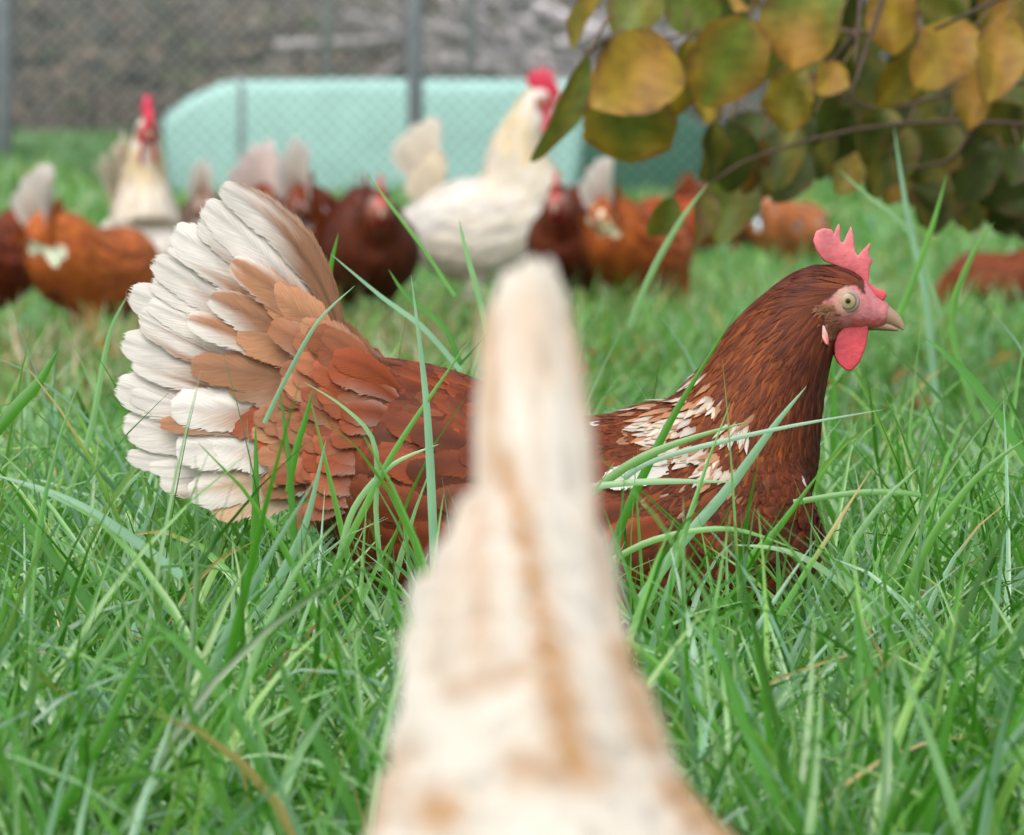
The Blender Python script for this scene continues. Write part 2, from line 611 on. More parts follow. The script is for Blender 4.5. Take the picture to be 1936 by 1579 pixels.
COMB_HEN = [(-42, 78), (-56, 96), (-63, 118), (-57, 135), (-42, 141), (-28, 138), (-23, 128), (-20, 140), (-14, 149), (-12, 138), (-12, 116), (-6, 112),
            (3, 132), (9, 144), (13, 128), (16, 95), (22, 88), (32, 100), (45, 113), (43, 98), (42, 90), (50, 81), (44, 66), (42, 38), (58, 26), (72, 22), (77, 12),
            (68, 2), (48, 8), (30, 42), (10, 58), (-10, 66)]
COMB_ROO = [(-60, 60), (-90, 90), (-98, 130), (-80, 150), (-66, 140), (-56, 172), (-42, 178), (-34, 150), (-18, 186), (-6, 188), (0, 156), (22, 184), (34, 180), (34, 146),
            (58, 158), (66, 148), (58, 110), (78, 96), (92, 60), (96, 20), (84, 0), (60, 10), (30, 45), (0, 60), (-30, 60)]


def head_xf(head):
    hx, hz, pit = head
    c, s = math.cos(R(pit)), math.sin(R(pit))
    return lambda x, z: (hx + x * c - z * s, hz + x * s + z * c)


def flap(outline, thick, ybase, name, mat, parent, col, xf, tilt=0.0, seed=0):
    """A fleshy flap: outline extruded to a real thickness, edges rounded."""
    bm = bmesh.new()
    pts = [xf(x, z) for x, z in outline]
    h = thick / 2
    vs = [bm.verts.new((x * U, (ybase - h) * U, z * U)) for x, z in pts]
    fc = bm.faces.new(vs)
    r = bmesh.ops.extrude_face_region(bm, geom=[fc])
    for q in r['geom']:
        if isinstance(q, bmesh.types.BMVert):
            q.co.y += thick * U
    bmesh.ops.recalc_face_normals(bm, faces=bm.faces[:])
    rim = [e for e in bm.edges if abs(e.verts[0].co.y - e.verts[1].co.y) < 1e-9]
    bmesh.ops.bevel(bm, geom=rim, offset=h * 0.75 * U, segments=3, affect='EDGES', profile=0.5, clamp_overlap=True)
    bmesh.ops.triangulate(bm, faces=[f for f in bm.faces if len(f.verts) > 4])
    bmesh.ops.subdivide_edges(bm, edges=[e for e in bm.edges if e.calc_length() > 12 * U], cuts=1)
    bmesh.ops.triangulate(bm, faces=bm.faces[:])
    zs = np.array([v.co.z for v in bm.verts])
    lo, hi = zs.min(), zs.max()
    me = bpy.data.meshes.new(name)
    bm.to_mesh(me)
    bm.free()
    nv = len(me.vertices)
    co = np.zeros(nv * 3, np.float32)
    me.vertices.foreach_get('co', co)
    co = co.reshape(-1, 3)
    if tilt:
        co[:, 1] += (hi - co[:, 2]) * tilt
    co[:, 1] += np.sin(co[:, 0] / U * 0.06 + seed) * 3 * U
    me.vertices.foreach_set('co', co.ravel())
    ca = np.ones((nv, 4), np.float32)
    f = ((co[:, 2] - lo) / (hi - lo + 1e-9))[:, None]
    ca[:, :3] = np.array(col[0]) * (1 - f) + np.array(col[1]) * f
    me.color_attributes.new('Col', 'FLOAT_COLOR', 'POINT').data.foreach_set('color', ca.ravel())
    me.polygons.foreach_set('use_smooth', np.full(len(me.polygons), True))
    me.materials.append(mat)
    o = bpy.data.objects.new(name, me)
    COL.objects.link(o)
    o.parent = parent
    return o


def width_profile(shape, t):
    if shape == 'round':
        w = 0.45 + 0.55 * np.clip(t / 0.45, 0, 1)
        return w * np.sqrt(np.clip(1 - np.clip((t - 0.55) / 0.45, 0, 1) ** 2.2, 0, 1))
    if shape == 'hackle':
        return (0.6 + 0.4 * np.clip(t / 0.3, 0, 1)) * np.clip(1 - t ** 2.2, 0, 1)
    w = 0.22 + 0.78 * np.clip(t / 0.5, 0, 1) ** 0.8           # quill
    return w * np.sqrt(np.clip(1 - np.clip((t - 0.74) / 0.26, 0, 1) ** 2, 0, 1))


TS = {'round': np.array([0, .2, .42, .62, .78, .9, .97, 1.0]), 'hackle': np.array([0, .25, .5, .72, .88, 1.0]),
      'quill': np.array([0, .12, .25, .38, .5, .62, .74, .84, .91, .96, .99, 1.0])}


def grid_feather(geo, cen, side, nrm, Wd, shape, colfn, rg, camber=0.18, nW=5, rag=0.06):
    ts = TS[shape]
    m = len(ts)
    us = np.linspace(-1, 1, nW)
    w = width_profile(shape, ts) * Wd
    w = np.maximum(w, Wd * 0.03)
    wl = w * (1 + rg.normal(0, rag, m))
    wr = w * (1 + rg.normal(0, rag, m))
    off = np.where(us[None] < 0, wl[:, None] * us[None], wr[:, None] * us[None])
    v = cen[:, None] + side[:, None] * off[..., None] - nrm[:, None] * (camber * np.abs(off) * np.abs(us)[None])[..., None]
    v = v.reshape(-1, 3)
    f = []
    for i in range(m - 1):
        for k in range(nW - 1):
            q = i * nW + k
            f.append((q, q + 1, q + nW + 1, q + nW))
    T, Uu = np.meshgrid(ts, us, indexing='ij')
    c = colfn(T, Uu).reshape(-1, 3)
    o = float(rg.integers(0, 50))
    uv = np.stack([Uu.ravel(), T.ravel() * .999 + o], 1)
    geo.add(v, f, c, uv)


def free_feather(geo, root, tip, Wd, nrm, bend, colfn, rg, shape='quill', nW=7, rag=0.04, camber=0.12):
    ts = TS[shape]
    root, tip, bend, nrm = (np.asarray(q, float) for q in (root, tip, bend, nrm))
    cen = root * (1 - ts)[:, None] + tip * ts[:, None] + bend * (4 * ts * (1 - ts))[:, None]
    tan = np.gradient(cen, axis=0)
    tan /= np.linalg.norm(tan, axis=1)[:, None] + 1e-12
    side = np.cross(tan, nrm)
    side /= np.linalg.norm(side, axis=1)[:, None] + 1e-12
    nn = np.cross(side, tan)
    grid_feather(geo, cen, side, nn, Wd, shape, colfn, rg, camber, nW, rag)


def blend(a, b, t):
    t = np.asarray(t)[..., None]
    return np.asarray(a) * (1 - t) + np.asarray(b) * t


def plain_col(c, edge=None, tip=None, rg=None, shaft=0.85):
    c = np.asarray(c, float)
    e = c * 1.15 if edge is None else np.asarray(edge, float)
    tp = c if tip is None else np.asarray(tip, float)

    def fn(T, Uu):
        q = blend(c, e, np.abs(Uu) ** 2)
        q = blend(q, tp, np.clip((T - 0.55) / 0.4, 0, 1)) if tip is not None else q
        q = q * np.where(np.abs(Uu) < 0.05, shaft, 1.0)[..., None]
        return q
    return fn


def chicken(name, loc, yaw, torso, neck, head, tailfn, colour, skin, n_torso, n_neck, voxel, seed=1, scale=1.0, rooster=False, wing=True,
            leg_x=(-60, 90), comb_col=((0.55, 0.03, 0.045), (0.62, 0.09, 0.09)), fine=False, face_col=(0.52, 0.20, 0.17), patches=(), tail_mat=None):
    """colour(kind, s, x, y, z, rg) -> feather colour function. Returns the root Empty."""
    rg = np.random.default_rng(seed)
    root = empty(name, loc, yaw)
    root.scale = (scale,) * 3
    xf = head_xf(head)
    # ---- the body: torso, neck, head and legs grown into one surface
    g = Geo()
    t2 = smooth_chain(torso, 26)
    tube(g, np.stack([t2[:, 0], 0 * t2[:, 0], t2[:, 1]], 1) * U, t2[:, 2] * U, (1, 1, 1), 24, t2[:, 3] * U)
    hst = [(*xf(a, b), r1, r2) for a, b, r1, r2 in HEAD_ST]
    n2 = smooth_chain(list(neck)[:-1] + hst, 34)
    tube(g, np.stack([n2[:, 0], 0 * n2[:, 0], n2[:, 1]], 1) * U, n2[:, 2] * U, (1, 1, 1), 24, n2[:, 3] * U)
    tz = float(np.interp(0, t2[:, 0], t2[:, 1] - t2[:, 2]))
    for sy, lx in ((-1, leg_x[0]), (1, leg_x[1])):
        y = 95 * sy
        zt = tz + 110
        pts = [(lx - 20, y, zt + 60), (lx + 10, y, zt - 20), (lx + 5, y, tz + 15), (lx - 45, y, tz * 0.62), (lx - 12, y, 26), (lx - 8, y, 12)]
        rr = [105, 85, 48, 20, 15, 16]
        p2 = smooth_chain([(*p, r) for p, r in zip(pts, rr)], 18)
        tube(g, p2[:, :3] * U, np.maximum(p2[:, 3], 12) * U, (1, 1, 1), 12)
        for an, ln in ((0, 130), (32, 105), (-32, 105), (180, 60)):
            dx, dy = math.cos(R(an)), math.sin(R(an))
            tube(g, np.array([(lx - 10, y, 14), (lx - 10 + dx * ln * .5, y + dy * ln * .5, 16), (lx - 10 + dx * ln, y + dy * ln, 6)]) * U,
                 np.array([13, 11, 6]) * U, (1, 1, 1), 8)
    tmp = g.build('tmp_body', None)
    md = tmp.modifiers.new('r', 'REMESH')
    md.mode = 'VOXEL'
    md.voxel_size = voxel
    md.use_smooth_shade = True
    ms = tmp.modifiers.new('s', 'SMOOTH')
    ms.factor = 0.5
    ms.iterations = 6 if voxel < 0.003 else 3
    bpy.context.view_layer.update()
    dg = bpy.context.evaluated_depsgraph_get()
    me = bpy.data.meshes.new_from_object(tmp.evaluated_get(dg))
    old = tmp.data
    bpy.data.objects.remove(tmp)
    bpy.data.meshes.remove(old)
    me.name = 'body'
    nv = len(me.vertices)
    co = np.zeros(nv * 3, np.float32)
    me.vertices.foreach_get('co', co)
    co = co.reshape(-1, 3).astype(float)
    cu = co / U                               # in units
    # head-local coordinates
    c, s = math.cos(R(head[2])), math.sin(R(head[2]))
    hx, hz = cu[:, 0] - head[0], cu[:, 2] - head[1]
    lx_, lz_ = hx * c + hz * s, -hx * s + hz * c
    near = np.hypot(lx_, lz_) < 130
    capline = np.interp(lx_, [-60, -36, -18, 8, 24, 34, 60], [4, 8, 24, 34, 26, 12, 70])
    face = near & ((lx_ > -44) & (lz_ < capline) & (lz_ > -80 + np.clip(-lx_, 0, 60) * .4) | (lx_ > 34))
    # nearest station along torso (s 0..1) and neck (1..2)
    st = np.concatenate([t2, n2])
    sv = np.concatenate([np.linspace(0, 1, len(t2)), np.linspace(1, 2, len(n2))])
    tang = np.concatenate([np.gradient(t2[:, :2], axis=0), np.gradient(n2[:, :2], axis=0)])
    tang /= np.linalg.norm(tang, axis=1)[:, None]

    def station(q):
        d = (np.hypot(q[:, None, 0] - st[None, :, 0], q[:, None, 2] - st[None, :, 1]) / st[None, :, 2])
        return np.argmin(np.where(np.arange(len(st))[None] == 0, 9, d), axis=1)
    zleg = tz - 8
    leg = (cu[:, 2] < zleg) & (np.hypot(hx, hz) > 170) & (cu[:, 0] < 330)
    bc = np.zeros((nv, 3))
    bc[:] = skin
    bc[leg] = np.where((cu[leg, 2] < tz * 0.62)[:, None], (0.50, 0.36, 0.10), np.array(skin))
    fc = np.array(face_col)
    tanm = np.clip((-lx_ - 4) / 26, 0, 1) * np.clip((14 - lz_) / 26, 0, 1) + np.clip((-38 - lz_) / 20, 0, 1) * np.clip((20 - lx_) / 30, 0, 1)
    bc[face] = blend(fc, np.array((0.27, 0.11, 0.06)), np.clip(tanm, 0, .85))[face]
    eye_ring = near & (np.hypot(lx_ - 0, lz_ - 4) < 26)
    bc[eye_ring] = (0.50, 0.27, 0.21)
    red = face & (lz_ < -30) & (lx_ > 10)
    bc[red] = (0.52, 0.12, 0.11)
    ca = np.ones((nv, 4), np.float32)
    ca[:, :3] = bc
    me.color_attributes.new('Col', 'FLOAT_COLOR', 'POINT').data.foreach_set('color', ca.ravel())
    me.materials.clear()
    me.materials.append(M_SKIN)
    me.polygons.foreach_set('use_smooth', np.full(len(me.polygons), True))
    body = bpy.data.objects.new('body', me)
    COL.objects.link(body)
    body.parent = root
    # ---- plumage on the surface
    me.calc_loop_triangles()
    nt_ = len(me.loop_triangles)
    tri = np.zeros(nt_ * 3, np.int32)
    me.loop_triangles.foreach_get('vertices', tri)
    tri = tri.reshape(-1, 3)
    bvh = BVHTree.FromPolygons([tuple(v) for v in co], [tuple(int(i) for i in t) for t in tri])
    p0, p1, p2_ = co[tri[:, 0]], co[tri[:, 1]], co[tri[:, 2]]
    area = 0.5 * np.linalg.norm(np.cross(p1 - p0, p2_ - p0), axis=1)
    tc = (p0 + p1 + p2_) / 3 / U
    si = station(tc)
    ss = sv[si]
    bad = face[tri].any(axis=1) | (tc[:, 2] < zleg - 40) & leg[tri].all(axis=1)
    geo = Geo()

    def scatter(mask, cnt):
        w = area * mask
        if w.sum() <= 0:
            return []
        idx = rg.choice(nt_, cnt, p=w / w.sum())
        r1, r2 = np.sqrt(rg.uniform(0, 1, cnt)), rg.uniform(0, 1, cnt)
        pt = (1 - r1)[:, None] * p0[idx] + (r1 * (1 - r2))[:, None] * p1[idx] + (r1 * r2)[:, None] * p2_[idx]
        return zip(pt, si[idx])

    def lay(pt, k, Lf, Wf, lift, shape, colfn, jit=0.2, spread=0.0):
        fl = np.array((-tang[k][0], 0, -tang[k][1]))
        pu = pt / U
        if sv[k] < 1:            # torso: sweep back, rising to the tail, down on the flanks
            up = 0.55 * max(0, (-250 - pu[0]) / 250) * (1 if pu[2] > 560 else -0.2) - 0.25 * min(1, abs(pu[1]) / 200) * (1 if pu[0] > -250 else 0.2)
            fl = fl + np.array((0, 0, up))
        loc, nn, _, _ = bvh.find_nearest(Vector(pt))
        nn = np.array(nn)
        d = fl + rg.normal(0, jit, 3)
        d = d - nn * d.dot(nn)
        ln = np.linalg.norm(d)
        if ln < 1e-4:
            return
        d /= ln
        ts = TS[shape]
        cen, nrs = [], []
        q = np.array(pt)
        prev = 0
        dd = d.copy()
        for t in ts:
            q = q + dd * (t - prev) * Lf * U
            prev = t
            loc, n_, _, _ = bvh.find_nearest(Vector(q))
            n_ = np.array(n_)
            q = q * 0.25 + np.array(loc) * 0.75
            dd = dd - n_ * dd.dot(n_) * 0.8
            dd /= np.linalg.norm(dd) + 1e-9
            cen.append(np.array(loc) * 0.75 + q * 0.25 + n_ * (lift[0] + (lift[1] - lift[0]) * t) * U)
            nrs.append(n_)
        cen, nrs = np.array(cen), np.array(nrs)
        tan = np.gradient(cen, axis=0)
        tan /= np.linalg.norm(tan, axis=1)[:, None] + 1e-12
        side = np.cross(tan, nrs)
        side /= np.linalg.norm(side, axis=1)[:, None] + 1e-12
        grid_feather(geo, cen, side, nrs, Wf * U, shape, colfn, rg, 0.16, 5, 0.07)

    big = 1.0 if n_torso > 900 else 1.5
    for pt, k in scatter(~bad & (ss < 1.02), n_torso):
        x, y, z = pt / U
        f = rg.uniform(.8, 1.2) * big
        Lf = np.interp(sv[k], [0, .3, .7, 1], [110, 118, 100, 80]) * f
        lay(pt, k, Lf, Lf * 0.30, (2, 9), 'round', colour('torso', sv[k], x, y, z, rg), 0.16)
    for pt, k in scatter(~bad & (ss >= 0.98), n_neck):
        x, y, z = pt / U
        s_ = sv[k]
        f = rg.uniform(.75, 1.2) * big
        Lf = np.interp(s_, [1, 1.3, 1.6, 1.8, 1.9, 2], [95, 115, 92, 52, 30, 22]) * f
        Wf = np.interp(s_, [1, 1.3, 1.6, 1.8, 2], [22, 12, 8, 6, 5]) * big * f
        lay(pt, k, Lf, Wf, (1, np.interp(s_, [1, 1.5, 1.9], [9, 8, 4])), 'hackle', colour('neck', s_, x, y, z, rg), 0.10)
    for px, pz, Lf, Wf, c_ in patches:
        for sy in (-1, 1):
            hit, _, _, _ = bvh.ray_cast(Vector(((px - 1000) * U, sy * 1.0, (1491 - pz) * U)), Vector((0, -sy, 0)))
            if hit is None:
                continue
            k = int(station(np.array([hit]) / U)[0])
            lay(np.array(hit), k, Lf, Wf, (5, 14) if Lf > 30 else (0, 4), 'hackle', (lambda T, Uu, c_=c_: blend(blend(TAN * .8, c_, np.clip(T * 3 - .3, 0, 1)), TAN * 1.1, np.clip(np.abs(Uu) * 1.5 - .6, 0, .75))), 0.2)
    geo.build('plumage', M_FEATHER, root)
    # ---- folded wings
    if wing:
        for sy in (-1, 1):
            geo = Geo()
            rows = ((0.62, 9, 230, 34), (0.3, 9, 190, 36), (0.0, 10, 150, 36), (-0.28, 10, 120, 34))
            for ri, (hgt, cnt, Lf, Wf) in enumerate(rows[::-1]):
                for q in range(cnt):
                    xx = np.interp(q, [0, cnt - 1], [260, -160]) + rg.normal(0, 12)
                    zc = np.interp(xx, t2[:, 0], t2[:, 1])
                    rv = np.interp(xx, t2[:, 0], t2[:, 2])
                    rl = np.interp(xx, t2[:, 0], t2[:, 3])
                    h = 0.55 - 0.95 * (ri / 3.0) + rg.normal(0, .05)
                    h = np.clip(h, -0.5, 0.62)
                    pt = np.array((xx, sy * rl * math.sqrt(1 - h * h), zc + rv * h)) * U
                    k = int(np.argmin(np.abs(t2[:, 0] - xx)))
                    lay(pt, k, Lf * rg.uniform(.9, 1.1), Wf, (8, 20), 'round', colour('wing', sv[k], *(pt / U), rg), 0.07)
            geo.build('wing', M_FEATHER, root)
    # ---- tail
    geo = Geo()
    tailfn(geo, rg)
    geo.build('tail', tail_mat or M_TAIL, root)
    # ---- head furniture
    flap(COMB_ROO if rooster else COMB_HEN, 44 if rooster else 18, 0, 'comb', M_COMB, root, comb_col, xf, seed=seed)
    wz = 1.75 if rooster else 1.0
    wo = [(44, -38), (44, -58), (37, -88), (26, -112), (10, -128), (-4, -127), (-18, -116), (-27, -100), (-28, -78), (-20, -58), (-4, -42), (20, -34)]
    wo = [(14 + (x - 14) * (0.9 + 0.25 * (wz - 1)), -42 + (z + 42) * wz) for x, z in wo]
    for sy in (-1, 1):
        flap(wo, 16 if rooster else 10, (24 if rooster else 17) * sy, 'wattle', M_COMB, root, (comb_col[0], tuple(q * 0.9 for q in comb_col[0])), xf, tilt=0.12 * sy, seed=seed + sy)
        lo = [(-66, -32), (-56, -27), (-45, -38), (-36, -60), (-34, -80), (-42, -78), (-56, -56)]
        flap(lo, 14, 49 * sy, 'earlobe', M_COMB, root, ((0.6, 0.12, 0.11), (0.78, 0.66, 0.62)), xf, seed=seed)
        # eye
        ge = Geo()
        nu, nv_ = 20, 14
        vv, cc = [], []
        for i in range(nv_ + 1):
            th = math.pi * i / nv_ / 1.6
            for k in range(nu):
                ph = 2 * math.pi * k / nu
                rr = 24
                x, z = rr * math.sin(th) * math.cos(ph), rr * math.sin(th) * math.sin(ph)
                yy = 16 * math.cos(th)
                r_ = math.hypot(x, z)
                cx, cz = xf(1 + x, 4 + z)
                vv.append((cx * U, sy * (38.5 + yy) * U, cz * U))
                cc.append((0.006, 0.006, 0.006) if r_ < 5.6 else (0.34, 0.25, 0.09) if r_ < 9 else (0.35, 0.285, 0.18) if r_ < 14.2 else
                          (0.13, 0.10, 0.07) if r_ < 16 else ((0.46, 0.37, 0.31) if z < 4 else (0.32, 0.23, 0.20)) if r_ < 20 else (0.44, 0.25, 0.22))
        ff = []
        for i in range(nv_):
            for k in range(nu):
                k2 = (k + 1) % nu
                q = (i * nu + k, i * nu + k2, (i + 1) * nu + k2, (i + 1) * nu + k)
                ff.append(q if sy < 0 else q[::-1])
        ge.add(vv, ff, np.array(cc))
        ge.build('eye', M_EYE, root)
    gb = Geo()
    up_ = [(40, -16, 30, 27), (60, -19, 23, 20), (78, -26, 18, 15), (93, -34, 12.5, 10), (103, -43, 7, 6), (108, -52, 2.5, 2.5)]
    u2 = smooth_chain([(*xf(a, b), r1, r2) for a, b, r1, r2 in up_], 16)
    cb = np.repeat(np.linspace(0, 1, 16), 12)[:, None]
    colb = np.array((0.33, 0.19, 0.14)) * (1 - cb) + np.array((0.40, 0.27, 0.165)) * cb
    tube(gb, np.stack([u2[:, 0], 0 * u2[:, 0], u2[:, 1]], 1) * U, u2[:, 2] * U, colb, 12, u2[:, 3] * U)
    lw = [(32, -38, 16, 21), (58, -42, 11, 14.5), (80, -46, 8, 9.5), (98, -52, 3, 3.5)]
    l2 = smooth_chain([(*xf(a, b), r1, r2) for a, b, r1, r2 in lw], 10)
    tube(gb, np.stack([l2[:, 0], 0 * l2[:, 0], l2[:, 1]], 1) * U, l2[:, 2] * U, (0.36, 0.225, 0.15), 12, l2[:, 3] * U)
    for sy in (-1, 1):      # nostrils
        a, b = xf(62, -11)
        tube(gb, np.array([(a - 6, sy * 17.5, b + 1), (a, sy * 18.6, b), (a + 7, sy * 17, b - 3)]) * U, np.array([1, 3.4, 1]) * U, (0.03, 0.015, 0.01), 6)
    gb.build('beak', M_HORN, root)
    return root


# ---- pigments (linear)
WHITE = np.array((0.74, 0.70, 0.64))
CREAM = np.array((0.74, 0.60, 0.36))
TAN = np.array((0.34, 0.165, 0.085))
CHEST = np.array((0.235, 0.050, 0.015))
DARK = np.array((0.05, 0.012, 0.010))
ORANGE = np.array((0.38, 0.098, 0.020))


def main_colour(kind, s, x, y, z, rg):
    v = rg.uniform(.75, 1.25)
    px, py = x + 1000, 1491 - z
    if kind == 'neck':
        front = np.clip((px - (1500 - 0.05 * (py - 600))) / 60, 0, 1)
        if s > 1.78:
            c = blend(DARK * 1.2, CHEST * 0.7, np.clip((1.95 - s) / .2 + rg.normal(0, .2), 0, 1))
            return plain_col(c * v, c * v * 1.3)
        if px < 1415 and py > 660 and rg.uniform() < 0.035 and s > 1.02:
            return plain_col(WHITE * rg.uniform(.75, 1), None, TAN)
        c = blend(blend(CHEST * 0.62, ORANGE * 0.85, rg.uniform(0, 1) ** 1.6), DARK * 1.5, front * rg.uniform(.5, 1))
        if py > 780:
            c = blend(c, CHEST * 0.65, rg.uniform(.2, .9))
        return plain_col(c * v, blend(c, ORANGE, .35) * v, c * 0.75 * v)
    cape = math.exp(-(((px - 1310) / 105) ** 2 + ((py - 780) / 95) ** 2))
    if rg.uniform() < cape * 0.4:
        if rg.uniform() < 0.35:
            return plain_col(WHITE * rg.uniform(.7, 1), WHITE * .95, WHITE if rg.uniform() < .6 else TAN)
        return plain_col(TAN * v, TAN * 1.3)
    rump = np.clip((-230 - x) / 240, 0, 1)
    c = blend(CHEST * rg.uniform(.55, 1.05), TAN * 0.75, np.clip(rump * 0.75 + rg.normal(0, .12), 0, .85))
    if px < 620 and py > 850:
        c = blend(c, np.array((0.56, 0.40, 0.27)), np.clip((620 - px) / 120, 0, 1) * rg.uniform(.3, 1))
    if px > 1380:
        c = blend(c, DARK * 1.6, .5 * rg.uniform(0, 1))
    return plain_col(c * v * 0.8, c * v * 1.4, c * v * rg.uniform(.7, 1.2))


def brown_colour(mult=(1, 1, 1), pale=0.0, vent=True):
    mult = np.array(mult)

    def fn(kind, s, x, y, z, rg):
        v = rg.uniform(.75, 1.25)
        if kind == 'neck':
            c = blend(CHEST, ORANGE, rg.uniform(0, .8)) * (0.8 if s > 1.6 else 1)
        else:
            c = blend(CHEST * 0.95, ORANGE * .95, rg.uniform(0, .55))
            if vent and x < -340 and z < 640 and rg.uniform() < .6:
                c = WHITE * rg.uniform(.7, .95)
        if rg.uniform() < pale:
            c = blend(c, WHITE * .8, rg.uniform(.4, 1))
        else:
            c = c * mult
        return plain_col(c * v, c * v * 1.2, c * v * .85)
    return fn


def rooster_colour(kind, s, x, y, z, rg):
    v = rg.uniform(.9, 1.06)
    if kind == 'neck':
        c = blend(WHITE, CREAM, np.clip(rg.uniform(.4, 1.0) * (1.2 if s > 1.25 else .5), 0, 1))
    elif kind == 'wing':
        c = blend(WHITE, CREAM, rg.uniform(0, .35))
    else:
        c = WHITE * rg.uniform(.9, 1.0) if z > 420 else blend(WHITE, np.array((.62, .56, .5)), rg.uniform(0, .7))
    return plain_col(c * v, c * v)


def pale_colour(kind, s, x, y, z, rg):
    v = rg.uniform(.92, 1.06)
    c = WHITE if rg.uniform() < .62 else blend(WHITE, np.array((0.66, 0.40, 0.2)), rg.uniform(.4, 1))
    return plain_col(c * v, blend(c, WHITE, .4) * v)


def tail_white(rg, brown_to=0.5, tan=None, white=None, edge_brown=0.0, shaft=True):
    """White quill with a brown base that runs out in streaks."""
    tan = TAN if tan is None else np.asarray(tan)
    white = WHITE if white is None else np.asarray(white)
    ph = rg.uniform(0, 6)
    vv = rg.uniform(.9, 1.04)
    bt = brown_to + rg.normal(0, .05)
    streak = rg.normal(0, .11, 16)
    gr = rg.uniform(0, .07)

    def fn(T, Uu):
        ui = np.clip(((Uu + 1) * 7.5).astype(int), 0, 15)
        cut = bt + 0.12 * np.sin(Uu * 3 + ph) - 0.14 * np.abs(Uu) + streak[ui] * 1.3
        k = np.clip((T - cut) / 0.34 + .5, 0, 1)
        base = blend(tan * vv * .8, tan * vv * 1.25, T)
        w_ = blend(white * vv * (1.0 if shaft else 1.14), np.array((.60, .52, .44)), gr * (1 - np.clip(T * 1.5 - .5, 0, 1)) * 4)
        c = blend(base, w_, k)
        if edge_brown:
            c = blend(c, tan * .8, np.clip((Uu * edge_brown - 0.45) * 2.2, 0, 1) * (T < .96))
        if shaft:
            c = c * np.where(np.abs(Uu) < 0.05, np.where(T > .55, .74, .6), 1.0)[..., None]
        return c
    return fn


